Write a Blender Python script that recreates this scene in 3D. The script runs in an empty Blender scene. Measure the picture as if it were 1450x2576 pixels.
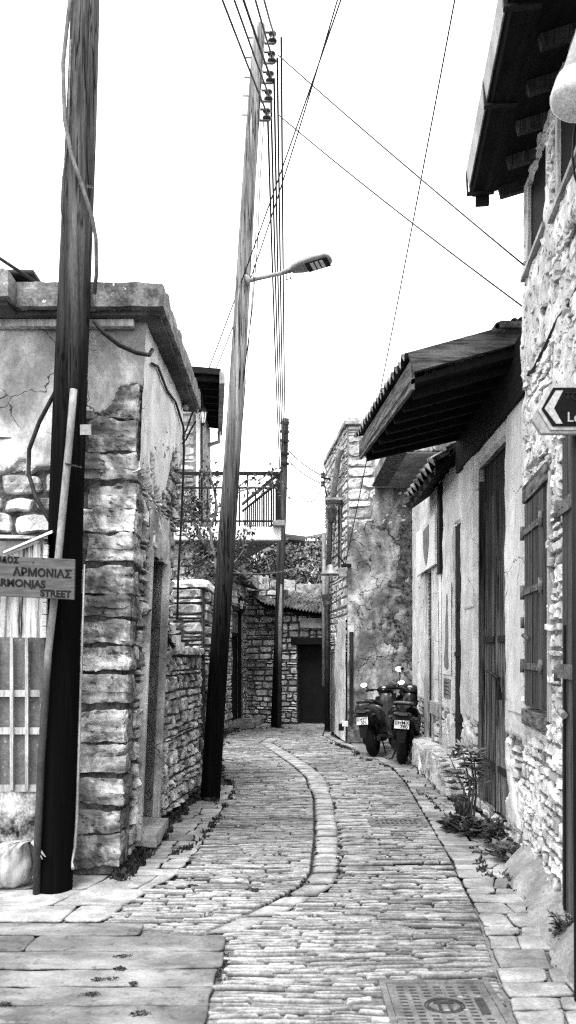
import bpy, math, random
from mathutils import Vector, noise, Matrix
R = math.radians
random.seed(7)
rnd = random.uniform
sc = bpy.context.scene
col = sc.collection

# ------------------------------------------------------------ camera
H, F, CX, HY = 1.6, 1950.0, 725.0, 1640.0     # eye height; focal length, centre and horizon on a 1450x2576 frame
cd = bpy.data.cameras.new('camera'); cam = bpy.data.objects.new('camera', cd); col.objects.link(cam)
cam.location = (0, 0, H); cam.rotation_euler = (R(90), 0, 0)
cd.sensor_fit = 'VERTICAL'; cd.sensor_height = 36; cd.lens = 36 * F / 2576
cd.shift_y = (HY - 1288) / 2576
cd.clip_end = 2000; cd.clip_start = .05
cd.dof.use_dof = True; cd.dof.focus_distance = 9.0; cd.dof.aperture_fstop = 4.0
sc.camera = cam
# ------------------------------------------------------------ world, sun, exposure
SUN_EL, SUN_ROT = R(58), R(200)
w = bpy.data.worlds.new('World'); sc.world = w; w.use_nodes = True
nt = w.node_tree; nt.nodes.clear()
sky = nt.nodes.new('ShaderNodeTexSky'); sky.sky_type = 'NISHITA'; sky.sun_disc = False
sky.sun_elevation = SUN_EL; sky.sun_rotation = SUN_ROT
bw = nt.nodes.new('ShaderNodeRGBToBW')
mx = nt.nodes.new('ShaderNodeMix'); mx.data_type = 'RGBA'
mx.inputs['Factor'].default_value = .9; mx.inputs['B'].default_value = (9.2, 9.2, 9.2, 1)   # even white overcast over the sky
bg = nt.nodes.new('ShaderNodeBackground'); bg.inputs['Strength'].default_value = .1
wo = nt.nodes.new('ShaderNodeOutputWorld')
nt.links.new(sky.outputs[0], bw.inputs[0]); nt.links.new(bw.outputs[0], mx.inputs['A'])
nt.links.new(mx.outputs['Result'], bg.inputs['Color']); nt.links.new(bg.outputs[0], wo.inputs[0])
sd = bpy.data.lights.new('sun', 'SUN'); sd.energy = 1.5; sd.angle = R(25); sd.color = (1, 1, 1)
so = bpy.data.objects.new('sun', sd); col.objects.link(so)
_v = Vector((-.16, -.50, 1)); so.rotation_euler = _v.to_track_quat('Z', 'Y').to_euler()
SUN_EL = math.atan2(_v.z, math.hypot(_v.x, _v.y)); sky.sun_elevation = SUN_EL
sky.sun_rotation = math.atan2(_v.x, _v.y)
sc.view_settings.view_transform = 'Standard'; sc.view_settings.look = 'None'
sc.view_settings.exposure = 1.9; sc.view_settings.gamma = 1
sc.cycles.max_bounces = 5; sc.cycles.diffuse_bounces = 3; sc.cycles.use_denoising = False
sc.cycles.pixel_filter_type = 'BLACKMAN_HARRIS'; sc.cycles.filter_width = 1.25
sc.cycles.use_adaptive_sampling = False

# ------------------------------------------------------------ helpers
def P(x, y, d): return Vector(((x - CX) / F * d, d, H - (y - HY) / F * d))
def G(x, y): return P(x, y, H * F / (y - HY))
def nz(x, y=0, z=0): return noise.noise(Vector((x, y, z)))

def tag(o, label=None, cat=None, group=None, kind=None):
    if label: o['label'] = label
    if cat: o['category'] = cat
    if group: o['group'] = group
    if kind: o['kind'] = kind
    return o
def thing(name, label, cat, loc=(0, 0, 0), rz=0, group=None):
    o = bpy.data.objects.new(name, None); col.objects.link(o)
    o.location = loc; o.rotation_euler = (0, 0, rz); o.empty_display_size = .2
    return tag(o, label, cat, group)

class MB:
    def __init__(s): s.v = []; s.f = []; s.m = []; s.sh = []; s.mi = 0; s.shade = 1.0; s.sm = []; s.smooth = False
    def av(s, p, sh=None): s.v.append(tuple(p)); s.sh.append(s.shade if sh is None else sh); return len(s.v) - 1
    def af(s, idx): s.f.append(idx); s.m.append(s.mi); s.sm.append(s.smooth)
    def poly(s, pts): s.af([s.av(p) for p in pts])
    def grid(s, rows, closed=False):
        b = len(s.v); n = len(rows[0])
        for r in rows:
            for p in r: s.av(p)
        for i in range(len(rows) - 1):
            for j in range(n if closed else n - 1):
                k = (j + 1) % n
                s.af([b + i*n + j, b + i*n + k, b + (i+1)*n + k, b + (i+1)*n + j])
        return b
    def grime(s, b, nr_, nc, edge=.3, inner=.8):
        for i in range(nr_):
            for j in range(nc):
                m = min(i, j, nr_-1-i, nc-1-j)
                if m == 0: s.sh[b+i*nc+j] *= edge
                elif m == 1: s.sh[b+i*nc+j] *= inner
    def box(s, x0, x1, y0, y1, z0, z1):
        s.hexa([(x0,y0,z0),(x1,y0,z0),(x1,y1,z0),(x0,y1,z0),(x0,y0,z1),(x1,y0,z1),(x1,y1,z1),(x0,y1,z1)])
    def hexa(s, p):
        i = [s.av(q) for q in p]
        for f in ((0,3,2,1),(4,5,6,7),(0,1,5,4),(1,2,6,5),(2,3,7,6),(3,0,4,7)): s.af([i[k] for k in f])
    def bar(s, a, b, wx, wz, up=(0, 0, 1)):
        a, b = Vector(a), Vector(b); d = (b - a).normalized()
        sx = d.cross(Vector(up));
        if sx.length < 1e-4: sx = d.cross(Vector((1, 0, 0)))
        sx.normalize(); sz = sx.cross(d).normalized()
        q = []
        for e in (a, b):
            for (i, j) in ((-1,-1),(1,-1),(1,1),(-1,1)): q.append(e + sx*i*wx/2 + sz*j*wz/2)
        s.hexa(q)
    def prism(s, pts, vec):     # closed outline extruded by vec
        vec = Vector(vec); a = [s.av(p) for p in pts]; b = [s.av(Vector(p) + vec) for p in pts]; n = len(pts)
        s.af(a[::-1]); s.af(b)
        for i in range(n): s.af([a[i], a[(i+1) % n], b[(i+1) % n], b[i]])
    def tube(s, pts, r, n=7, cap=True):
        pts = [Vector(p) for p in pts]; rr = r if isinstance(r, (list, tuple)) else [r]*len(pts)
        rows = []; up = None
        for i, p in enumerate(pts):
            t = (pts[min(i+1, len(pts)-1)] - pts[max(i-1, 0)]).normalized()
            if up is None:
                up = Vector((0, 0, 1)) if abs(t.z) < .9 else Vector((1, 0, 0))
            a = t.cross(up)
            if a.length < 1e-5: a = t.cross(Vector((0, 1, 0)))
            a.normalize(); b = a.cross(t).normalized(); up = b
            rows.append([p + (a*math.cos(2*math.pi*k/n) + b*math.sin(2*math.pi*k/n)) * rr[i] for k in range(n)])
        o = s.smooth; s.smooth = n > 5
        b0 = s.grid(rows, True); s.smooth = o
        if cap:
            s.af(list(range(b0, b0+n))[::-1]); e = b0 + (len(rows)-1)*n; s.af(list(range(e, e+n)))
    def lathe(s, c, axis, prof, n=16):     # prof: (radius, distance along axis)
        c = Vector(c); ax = Vector(axis).normalized()
        a = ax.cross(Vector((0, 0, 1)) if abs(ax.z) < .9 else Vector((1, 0, 0))).normalized(); b = ax.cross(a)
        o = s.smooth; s.smooth = True
        s.grid([[c + ax*h + (a*math.cos(2*math.pi*k/n) + b*math.sin(2*math.pi*k/n))*r for k in range(n)] for r, h in prof], True)
        s.smooth = o
    def loft(s, secs, n=16, e=2.5):         # secs: (centre, half width x, half height z), stations run along y
        rows = []
        for c, hw, hh in secs:
            r = []
            for k in range(n):
                t = 2*math.pi*k/n; cc, ss = math.cos(t), math.sin(t)
                r.append((c[0] + hw*math.copysign(abs(cc)**(2/e), cc), c[1], c[2] + hh*math.copysign(abs(ss)**(2/e), ss)))
            rows.append(r)
        o = s.smooth; s.smooth = True; b0 = s.grid(rows, True); s.smooth = o
        s.af(list(range(b0, b0+n))); q = b0 + (len(rows)-1)*n; s.af(list(range(q, q+n))[::-1])
    def block(s, c, size, seg=.06, rough=.01, rd=.25, rot=0, fr=6, seed=0):
        """rounded rough block: cube grid pushed to a soft box, with noise"""
        hx, hy, hz = [q/2 for q in size]; c = Vector(c); cr, sr = math.cos(rot), math.sin(rot)
        rad = min(hx, hy, hz) * rd
        def pt(x, y, z):
            p = Vector((x, y, z)); q = Vector((max(-hx+rad, min(hx-rad, x)), max(-hy+rad, min(hy-rad, y)), max(-hz+rad, min(hz-rad, z))))
            d = p - q
            if d.length > 1e-6: p = q + d.normalized()*min(d.length, rad)
            g = c + p + Vector((seed, 0, 0)); k = Vector((p.x/hx, p.y/hy, p.z/hz))
            p += k * (noise.noise(g*fr)*rough + (.35-abs(noise.noise(g*fr*2.3)))*rough*.8 + noise.noise(g*fr*6)*rough*.35)
            return c + Vector((p.x*cr - p.y*sr, p.x*sr + p.y*cr, p.z))
        o = s.smooth; s.smooth = False
        for ax in range(3):
            for sg in (-1, 1):
                hs = (hx, hy, hz); a, b = [(1, 2), (2, 0), (0, 1)][ax]
                na = max(2, int(2*hs[a]/seg)); nb = max(2, int(2*hs[b]/seg)); rows = []
                for i in range(na+1):
                    r = []
                    for j in range(nb+1):
                        v = [0, 0, 0]; v[ax] = sg*hs[ax]; v[a] = hs[a]*(2*i/na - 1)*sg; v[b] = hs[b]*(2*j/nb - 1)
                        r.append(pt(*v))
                    rows.append(r)
                s.grid(rows)
        s.smooth = o
    def build(s, name, mats, parent=None, local=False, bevel=0):
        if not isinstance(mats, (list, tuple)): mats = [mats]
        me = bpy.data.meshes.new(name)
        vs = s.v
        if parent is not None and not local:
            l = parent.location.copy(); q = parent.parent
            while q: l += q.location; q = q.parent
            vs = [(a-l.x, b-l.y, c-l.z) for a, b, c in s.v]
        me.from_pydata(vs, [], s.f)
        for m in mats: me.materials.append(m)
        me.polygons.foreach_set('material_index', s.m); me.polygons.foreach_set('use_smooth', s.sm)
        a = me.attributes.new('shade', 'FLOAT', 'POINT'); a.data.foreach_set('value', s.sh)
        me.update(); me.validate()
        o = bpy.data.objects.new(name, me); col.objects.link(o)
        if parent is not None: o.parent = parent
        if bevel:
            b = o.modifiers.new('b', 'BEVEL'); b.width = bevel; b.segments = 2; b.limit_method = 'ANGLE'
        return o

class Surf:
    """vertical wall plane through A and B (x, y), leaning inwards with height, facing the camera side"""
    def __init__(s, A, B, lean=0, face=None):
        s.A = Vector((A[0], A[1], 0)); d = Vector((B[0]-A[0], B[1]-A[1], 0)); s.L = d.length; s.d = d.normalized()
        n = Vector((s.d.y, -s.d.x, 0)); t = (Vector(face) if face else Vector((0, 0, 0))) - s.A
        s.n = n if n.dot(t) > 0 else -n; s.lean = lean
    def __call__(s, u, v, h=0):
        return s.A + s.d*u + s.n*(h - s.lean*v) + Vector((0, 0, v))
    def back(s, mb, u0, u1, v0, v1, t=.3, h=0):
        mb.hexa([s(u0, v0, h), s(u1, v0, h), s(u1, v0, h-t), s(u0, v0, h-t), s(u0, v1, h), s(u1, v1, h), s(u1, v1, h-t), s(u0, v1, h-t)])

def stone(mb, S, u0, u1, v0, v1, hp, res=.04, rough=.9, rd=.12, skew=.13):
    uc, vc, hu, hv = (u0+u1)/2, (v0+v1)/2, (u1-u0)/2, (v1-v0)/2
    nu = max(3, min(14, int(2*hu/res)+1)); nv = max(3, min(10, int(2*hv/res)+1))
    sd_ = random.random()*100; tu, tv = rnd(-.35, .35), rnd(-.35, .35); k = [rnd(-skew, skew) for _ in range(8)]
    rows = []
    for j in range(nv+1):
        t = 2*j/nv - 1; t = math.copysign(abs(t)**.45, t); r = []
        for i in range(nu+1):
            q = 2*i/nu - 1; q = math.copysign(abs(q)**.45, q)
            uu = uc + hu*q*(1 - rd*t**4) + hv*(k[0]*q*t + k[1]*t + k[2]*q*q*t)
            vv = vc + hv*t*(1 - rd*1.4*q**4) + hv*(k[3]*q*t + k[4]*q + k[5]*math.sin(3*q + sd_))
            e = (1 - abs(q)**9)*(1 - abs(t)**9)
            h = hp*(e**.5)*(1 + tu*q + tv*t) if e > 0 else 0
            h += hp*rough*e*(nz(uu*9+sd_, vv*18) + .8*nz(uu*26+sd_, vv*56))
            r.append(S(uu, vv, h - .004))
        rows.append(r)
    mb.smooth = False; g0 = mb.grid(rows); mb.grime(g0, len(rows), len(rows[0]), .12, 1)

def courses(mb, S, u0, u1, v0, v1, ch=(.09, .2), sw=(.14, .4), hp=(.02, .05), gap=.012, holes=(), res=.05, tone=(.7, 1.2), thin=.25, top=None, skip=None):
    v = v0
    while v < v1 - .02:
        h = rnd(*ch); slim = random.random() < thin
        if slim: h = rnd(.03, .055)
        h = min(h, v1 - v)
        vm = v + h/2
        iv = [(u0, u1)]
        for (a, b, c, d) in holes:
            if c < vm < d:
                nv = []
                for p, q in iv:
                    if b <= p or a >= q: nv.append((p, q)); continue
                    if a > p: nv.append((p, a))
                    if b < q: nv.append((b, q))
                iv = nv
        for p, q in iv:
            u = p
            while u < q - .01:
                wd = rnd(*sw)*(1.3 if slim else 1)
                if q - u - wd < sw[0]*.6: wd = q - u
                ue = u + wd
                if (top is None or v + h*.8 < top((u+ue)/2)) and not (skip and skip((u+ue)/2, vm)):
                    g = gap*rnd(.5, 1.4)/2; wv = .25*ch[0]*nz(u*1.3, v*3)
                    mb.shade = rnd(*tone)*(1 + .4*nz(u*.9+5, v*.9, 3))*(.6 if random.random() < .12 else 1)
                    if h > .1 and wd < .3 and random.random() < .3:
                        m = v + h*rnd(.35, .65)
                        stone(mb, S, u+g, ue-g, v+g+wv, m-g+wv, rnd(*hp), res)
                        mb.shade *= rnd(.8, 1.2)
                        stone(mb, S, u+g, ue-g, m+g+wv, v+h-g+wv, rnd(*hp), res)
                    else:
                        stone(mb, S, u+g, ue-g, v+g+wv, v+h-g+wv, rnd(*hp), res)
                u = ue
        v += h
    mb.shade = 1

def plaster(mb, S, u0, u1, v0, v1, mask, hp=.03, cell=.03, bumps=.006, holes=()):
    nu = int((u1-u0)/cell); nv = int((v1-v0)/cell); idx = {}; mk = {}
    def inh(u, v): return any(a < u < b and c < v < d for a, b, c, d in holes)
    for j in range(nv+1):
        for i in range(nu+1):
            u, v = u0 + (u1-u0)*i/nu, v0 + (v1-v0)*j/nv
            mk[i, j] = -1 if inh(u, v) else mask(u, v)
    for j in range(nv):
        for i in range(nu):
            c = [(i, j), (i+1, j), (i+1, j+1), (i, j+1)]
            if max(mk[q] for q in c) <= 0: continue
            ii = []
            for q in c:
                if q not in idx:
                    u, v = u0 + (u1-u0)*q[0]/nu, v0 + (v1-v0)*q[1]/nv
                    h = hp if mk[q] > .01 else -.005
                    h += bumps*(nz(u*3, v*3, 9) + .6*nz(u*9, v*9, 4))*2
                    idx[q] = mb.av(S(u, v, h))
                ii.append(idx[q])
            mb.smooth = min(mk[q] for q in c) > .01
            mb.af(ii); mb.smooth = False

# ------------------------------------------------------------ materials (the photograph is black and white, so every colour is a grey)
class NT:
    def __init__(s, name):
        s.mat = bpy.data.materials.new(name); s.mat.use_nodes = True; s.t = s.mat.node_tree; s.t.nodes.clear()
    def n(s, typ, **kw):
        nd = s.t.nodes.new('ShaderNode' + typ)
        for k, v in kw.items():
            if k.startswith('i_'): nd.inputs[k[2:].replace('_', ' ')].default_value = v
            else: setattr(nd, k, v)
        return nd
    def l(s, a, b): s.t.links.new(a, b)
    def val(s, x, sock):
        if hasattr(x, 'is_output') or hasattr(x, 'links'): s.l(x, sock)
        else: sock.default_value = x
    def math(s, op, a, b=None, clamp=False):
        nd = s.n('Math', operation=op, use_clamp=clamp); s.val(a, nd.inputs[0])
        if b is not None: s.val(b, nd.inputs[1])
        return nd.outputs[0]
    def rmp(s, x, a, b, c=0., d=1., smooth=False):
        nd = s.n('MapRange', clamp=True)
        if smooth: nd.interpolation_type = 'SMOOTHSTEP'
        s.val(x, nd.inputs[0]); nd.inputs[1].default_value = a; nd.inputs[2].default_value = b
        nd.inputs[3].default_value = c; nd.inputs[4].default_value = d
        return nd.outputs[0]
    def noise(s, vec, sc_, det=6, rough=.6, dist=0):
        nd = s.n('TexNoise'); nd.inputs['Scale'].default_value = sc_; nd.inputs['Detail'].default_value = det
        nd.inputs['Roughness'].default_value = rough; nd.inputs['Distortion'].default_value = dist; s.l(vec, nd.inputs['Vector']); return nd.outputs[0]
    def mapping(s, vec, scale):
        nd = s.n('Mapping'); nd.inputs['Scale'].default_value = scale; s.l(vec, nd.inputs['Vector']); return nd.outputs[0]

def mat(name, lo, hi, scale=6, st=(1, 1, 1), rough=.85, shade=False, stain=0, stain_sc=1.2, fine=.25, fine_sc=60, bump=.4, bump_d=.01, stain_st=(1, 1, .55), crack=0, crack_sc=2.5,
        crack_w=.012, speck=0, speck_hi=.8, grad=None, metal=0, spec=.12, streak=0, drip=None, planks=None, pits=0, split=0, nr=.66):
    T = NT(name); co = T.n('TexCoord').outputs['Object']; v = T.mapping(co, st)
    a = T.noise(v, scale, 9, nr); c = T.rmp(a, .36, .64, lo, hi)
    f = T.noise(v, fine_sc, 4, .7); c = T.math('MULTIPLY', c, T.rmp(f, .36, .64, 1-fine, 1+fine))
    hgt = T.math('ADD', T.math('MULTIPLY', a, .6), T.math('MULTIPLY', f, .35))
    if stain:
        s1 = T.noise(T.mapping(co, stain_st), stain_sc, 9, .68, .4)
        c = T.math('MULTIPLY', c, T.rmp(s1, .42, .62, 1 - stain, 1, True))
    if streak:
        s2 = T.noise(T.mapping(co, (11, 11, .4)), 1.0, 6, .7)
        c = T.math('MULTIPLY', c, T.rmp(s2, .4, .62, 1 - streak, 1))
    if pits:
        s5 = T.noise(T.mapping(co, (1, 1, 1.7)), 15, 5, .6, .3); kp = T.rmp(s5, .36, .41, 1, 0)
        c = T.math('MULTIPLY', c, T.rmp(kp, 0, 1, 1, 1 - pits)); hgt = T.math('SUBTRACT', hgt, T.math('MULTIPLY', kp, .4))
    if split:
        s6 = T.noise(T.mapping(co, (22, 22, .7)), 1.0, 3, .5, .2); k6 = T.math('ABSOLUTE', T.math('SUBTRACT', s6, .5))
        g6 = T.rmp(T.noise(co, 1.7, 3), .38, .45); k6 = T.math('MULTIPLY', T.rmp(k6, .007, .024, 1, 0), g6)
        c = T.math('MULTIPLY', c, T.rmp(k6, 0, 1, 1, 1 - split)); hgt = T.math('SUBTRACT', hgt, k6)
        vo2 = T.n('TexVoronoi'); vo2.inputs['Scale'].default_value = 1.0; T.l(T.mapping(co, (4.5, 4.5, 2.2)), vo2.inputs['Vector'])
        kk = T.rmp(vo2.outputs['Distance'], .05, .09, 1, 0); c = T.math('MULTIPLY', c, T.rmp(kk, 0, 1, 1, .25))
    if crack:
        nd = T.n('TexNoise'); nd.inputs['Scale'].default_value = crack_sc*1.6; nd.inputs['Detail'].default_value = 6; T.l(co, nd.inputs['Vector'])
        m = T.n('MixRGB', blend_type='ADD'); m.inputs[0].default_value = .35; T.l(co, m.inputs[1]); T.l(nd.outputs['Color'], m.inputs[2])
        vo = T.n('TexVoronoi', feature='DISTANCE_TO_EDGE'); vo.inputs['Scale'].default_value = crack_sc; T.l(m.outputs[0], vo.inputs['Vector'])
        gate = T.rmp(T.noise(co, crack_sc*.6, 3), .46, .54)
        k = T.math('MULTIPLY', T.rmp(vo.outputs['Distance'], crack_w*.35, crack_w, 1, 0), gate)
        c = T.math('MULTIPLY', c, T.rmp(k, 0, 1, 1, 1 - crack)); hgt = T.math('SUBTRACT', hgt, T.math('MULTIPLY', k, .8))
    if planks:
        ax, wd = planks
        sp = T.n('SeparateXYZ'); T.l(co, sp.inputs[0])
        q = T.math('DIVIDE', sp.outputs[ax], wd); fr = T.math('FRACT', q); fl = T.math('FLOOR', q)
        wn = T.n('TexWhiteNoise', noise_dimensions='1D'); T.l(fl, wn.inputs['W'])
        c = T.math('MULTIPLY', c, T.rmp(wn.outputs['Value'], 0, 1, .65, 1.25))
        e = T.math('MINIMUM', T.rmp(fr, 0, .06), T.rmp(fr, .94, 1, 1, 0))
        c = T.math('MULTIPLY', c, T.rmp(e, 0, 1, .12, 1)); hgt = T.math('ADD', hgt, e)
    if speck:
        s3 = T.noise(co, 38, 3, .6); s4 = T.noise(co, 5, 4, .6)
        k = T.math('MULTIPLY', T.rmp(s3, .62, .68), T.rmp(s4, .45, .6))
        mm = T.n('Mix', data_type='FLOAT'); T.l(k, mm.inputs[0]); T.l(c, mm.inputs[2]); mm.inputs[3].default_value = speck_hi; c = mm.outputs[0]
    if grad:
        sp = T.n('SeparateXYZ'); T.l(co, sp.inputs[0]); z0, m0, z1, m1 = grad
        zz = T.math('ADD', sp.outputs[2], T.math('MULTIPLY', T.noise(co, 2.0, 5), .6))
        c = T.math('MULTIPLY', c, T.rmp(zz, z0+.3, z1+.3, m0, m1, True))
    if shade:
        at = T.n('Attribute', attribute_name='shade'); c = T.math('MULTIPLY', c, at.outputs['Fac'])
    c = T.math('MINIMUM', T.math('MAXIMUM', c, .002), .86)
    b = T.n('BsdfPrincipled'); cb = T.n('CombineColor')
    for i in range(3): T.l(c, cb.inputs[i])
    T.l(cb.outputs[0], b.inputs['Base Color']); b.inputs['Roughness'].default_value = rough; b.inputs['Metallic'].default_value = metal
    b.inputs['Specular IOR Level'].default_value = spec
    if bump:
        bp = T.n('Bump'); bp.inputs['Strength'].default_value = bump*.55; bp.inputs['Distance'].default_value = bump_d*.6
        T.l(hgt, bp.inputs['Height']); T.l(bp.outputs[0], b.inputs['Normal'])
    o = T.n('OutputMaterial'); T.l(b.outputs[0], o.inputs[0])
    return T.mat

M = {}
M['stone'] = mat('rubble_stone', .34, .80, 7, (1, 1, 2.2), nr=.58, pits=.75, shade=True, stain=.6, stain_sc=3, fine=.25, fine_sc=60, bump=1, bump_d=.02)
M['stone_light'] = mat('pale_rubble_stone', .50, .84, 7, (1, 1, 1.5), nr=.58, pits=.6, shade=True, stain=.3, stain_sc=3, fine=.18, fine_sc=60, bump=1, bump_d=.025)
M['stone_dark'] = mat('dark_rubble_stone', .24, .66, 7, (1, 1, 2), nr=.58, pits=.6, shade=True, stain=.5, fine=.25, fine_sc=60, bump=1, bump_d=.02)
M['quoin'] = mat('quoin_stone', .20, .80, 3.2, (1, 1, 4.2), nr=.6, pits=.75, shade=True, stain=.75, stain_sc=4.2, fine=.2, fine_sc=60, bump=1, bump_d=.02)
M['mortar'] = mat('earth_mortar', .015, .10, 10, fine=.5, bump=.8, bump_d=.015)
M['mortar_light'] = mat('pale_mortar', .12, .5, 12, fine=.4, bump=1, bump_d=.02, stain=.5)
M['plaster'] = mat('weathered_lime_plaster', .38, .76, 3, stain=.6, stain_sc=2.0, nr=.58, fine=.14, fine_sc=45, crack=.85, crack_sc=2.3, crack_w=.010, bump=1, bump_d=.015)
M['plaster_dirty'] = mat('dirty_cracked_plaster', .20, .58, 3, stain=.78, stain_sc=1.5, nr=.58, pits=.5, fine=.2, fine_sc=40, crack=.92, crack_sc=2.6, crack_w=.02, bump=1, bump_d=.02)
M['plaster_white'] = mat('whitewashed_plaster', .66, .86, 4, stain=.22, stain_sc=2.6, streak=.18, fine=.14, crack=.8, crack_sc=1.3, crack_w=.006, bump=.9, bump_d=.012)
M['rough_render'] = mat('rough_smeared_render', .55, .86, 8, (1, 1, .7), nr=.6, pits=.7, stain=.35, stain_sc=4, fine=.2, fine_sc=34, bump=1, bump_d=.03)
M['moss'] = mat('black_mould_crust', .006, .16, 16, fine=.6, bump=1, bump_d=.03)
M['concrete'] = mat('lichened_concrete', .05, .24, 7, speck=1, fine=.4, bump=.8, bump_d=.012)
M['concrete_soffit'] = mat('stained_concrete_underside', .04, .13, 3, stain=.4, fine=.3)
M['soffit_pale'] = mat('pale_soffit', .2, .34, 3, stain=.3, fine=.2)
M['concrete_pale'] = mat('pale_concrete', .22, .42, 4, stain=.35, fine=.25, bump=.6)
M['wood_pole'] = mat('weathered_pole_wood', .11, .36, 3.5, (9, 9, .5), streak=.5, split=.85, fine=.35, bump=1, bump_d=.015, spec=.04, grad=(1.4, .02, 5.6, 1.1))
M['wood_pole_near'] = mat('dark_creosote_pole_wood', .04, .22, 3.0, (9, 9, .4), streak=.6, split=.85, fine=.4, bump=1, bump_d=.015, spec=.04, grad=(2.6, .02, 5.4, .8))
M['wood_pole_far'] = mat('dark_far_pole_wood', .05, .24, 3.5, (9, 9, .5), streak=.6, fine=.5, bump=.9, bump_d=.012, spec=.04, grad=(1.0, .02, 5.2, .8))
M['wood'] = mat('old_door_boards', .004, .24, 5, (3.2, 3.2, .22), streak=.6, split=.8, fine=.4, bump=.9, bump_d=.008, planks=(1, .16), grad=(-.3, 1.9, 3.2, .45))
M['wood_dark'] = mat('dark_door_boards', .002, .05, 5, (3, 3, .25), streak=.6, fine=.4, bump=.8, bump_d=.006, planks=(1, .09))
M['wood_mid'] = mat('worn_shutter_boards', .045, .13, 5, (4, 4, .3), streak=.4, split=.6, fine=.3, bump=.6, bump_d=.006, planks=(1, .17))
M['timber'] = mat('weathered_timber', .01, .13, 4, (.6, 9, 9), fine=.5, bump=1, bump_d=.01)
M['timber_v'] = mat('weathered_timber_along', .01, .2, 4, (9, .7, 9), fine=.5, bump=1, bump_d=.01)
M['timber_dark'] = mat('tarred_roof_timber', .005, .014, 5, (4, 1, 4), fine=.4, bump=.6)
M['painted_wood'] = mat('flaking_white_paint', .02, .95, 3.4, (8, 8, .6), fine=.25, bump=.7, bump_d=.004, rough=.7)
M['frame_pale'] = mat('pale_painted_frame', .34, .74, 4, (6, 6, .6), stain=.45, fine=.3, bump=.5)
M['sign_wood'] = mat('varnished_sign_board', .05, .12, 5, (1, 4, 9), fine=.3, fine_sc=90, bump=.4, bump_d=.003)
M['black'] = mat('black_paint', .004, .008, 5, rough=.6, bump=0, spec=.15)
M['dark_metal'] = mat('dark_iron', .008, .03, 9, rough=.55, bump=.3, metal=.3)
M['rust'] = mat('rusty_iron', .04, .16, 14, rough=.8, bump=.5, fine=.4)
M['zinc'] = mat('dull_zinc', .22, .42, 5, (1, 1, .5), stain=.4, rough=.5, metal=.3, bump=.2)
M['grey_paint'] = mat('grey_painted_metal', .10, .16, 4, speck=.4, speck_hi=.4, rough=.6, bump=.2)
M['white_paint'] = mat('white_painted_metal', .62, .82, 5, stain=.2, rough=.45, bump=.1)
M['white_rust'] = mat('white_paint_rusting_through', .01, .62, 7, (1, 1, .8), fine=.4, rough=.7, bump=.6, grad=(-.15, .3, .45, 1.0))
M['pipe_grey'] = mat('galvanised_conduit', .13, .26, 6, (1, 1, .5), rough=.6, bump=.2, grad=(1.3, .2, 1.9, 1))
M['tile'] = mat('weathered_roof_tile', .04, .26, 9, stain=.6, stain_sc=4, fine=.5, bump=.8)
M['cable'] = mat('black_cable', .01, .04, 12, rough=.6, bump=0)
M['cable_grey'] = mat('grey_cable', .06, .14, 12, rough=.6, bump=0)
M['porcelain'] = mat('brown_porcelain', .01, .04, 8, rough=.25, spec=.6, bump=0)
M['lamp_grey'] = mat('grey_lamp_housing', .22, .3, 8, rough=.5, bump=0)
M['glass_pale'] = mat('frosted_lamp_glass', .6, .7, 8, rough=.2, bump=0)
M['glass_dark'] = mat('dark_window_glass', .004, .010, 3, rough=.6, spec=.02, bump=0)
M['leaf'] = mat('dark_leaf', .012, .075, 3, shade=True, rough=.45, fine=.1, bump=0, spec=.4)
M['leaf_light'] = mat('pale_leaf', .03, .16, 3, shade=True, rough=.5, fine=.1, bump=0, spec=.4)
M['bark'] = mat('vine_bark', .03, .2, 20, (1, 1, .4), fine=.4, bump=1)
M['lemon'] = mat('lemon_skin', .4, .5, 20, rough=.5, bump=.2)
M['weed'] = mat('dark_weeds', .008, .06, 5, shade=True, rough=.7, bump=0)
M['pave'] = mat('slate_setts', .16, .38, 7, (1.2, 3, 1), nr=.6, shade=True, stain=.3, stain_sc=.8, fine=.3, fine_sc=50, bump=1, bump_d=.01, rough=.8)
M['flag'] = mat('pale_flagstone', .22, .40, 6, (1, 1.6, 1), shade=True, stain=.35, stain_sc=2.2, fine=.25, bump=.9, bump_d=.012, rough=.8)
M['slab'] = mat('smooth_worn_slab', .15, .25, 3.2, (1, 2, 1), pits=.35, shade=True, stain=.5, stain_st=(.8, 1.5, 1), stain_sc=1.7, fine=.2, bump=.6, bump_d=.01, rough=.8)
M['dirt'] = mat('dark_joint_soil', .008, .05, 6, fine=.5, bump=1, bump_d=.02)
M['soil'] = mat('packed_earth', .06, .2, 2, fine=.4, bump=1, bump_d=.02)
M['cast_iron'] = mat('cast_iron_cover', .09, .2, 7, rough=.7, stain=.3, bump=.5)
M['iron_dark'] = mat('dark_iron_recess', .025, .05, 7, rough=.8, bump=.2)
M['gloss_black'] = mat('glossy_black_bodywork', .003, .006, 5, rough=.22, spec=.4, bump=0)
M['gloss_grey'] = mat('dark_grey_bodywork', .03, .045, 5, rough=.28, spec=.45, bump=0)
M['rubber'] = mat('tyre_rubber', .003, .008, 20, rough=.85, bump=.3, spec=.2)
M['seat_vinyl'] = mat('black_seat_vinyl', .004, .008, 20, rough=.5, bump=.2)
M['plate_white'] = mat('white_number_plate', .6, .66, 5, rough=.4, bump=0)
M['plate_blue'] = mat('plate_country_band', .22, .26, 5, rough=.4, bump=0)
M['lens'] = mat('tail_lamp_lens', .05, .08, 5, rough=.1, spec=.8, bump=0)
M['mirror'] = mat('mirror_glass', .8, .85, 5, rough=.02, metal=1, bump=0)
M['bag'] = mat('pale_plastic_bag', .2, .46, 5, (5, 5, 1), rough=.3, fine=.15, bump=.6, bump_d=.01)
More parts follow.
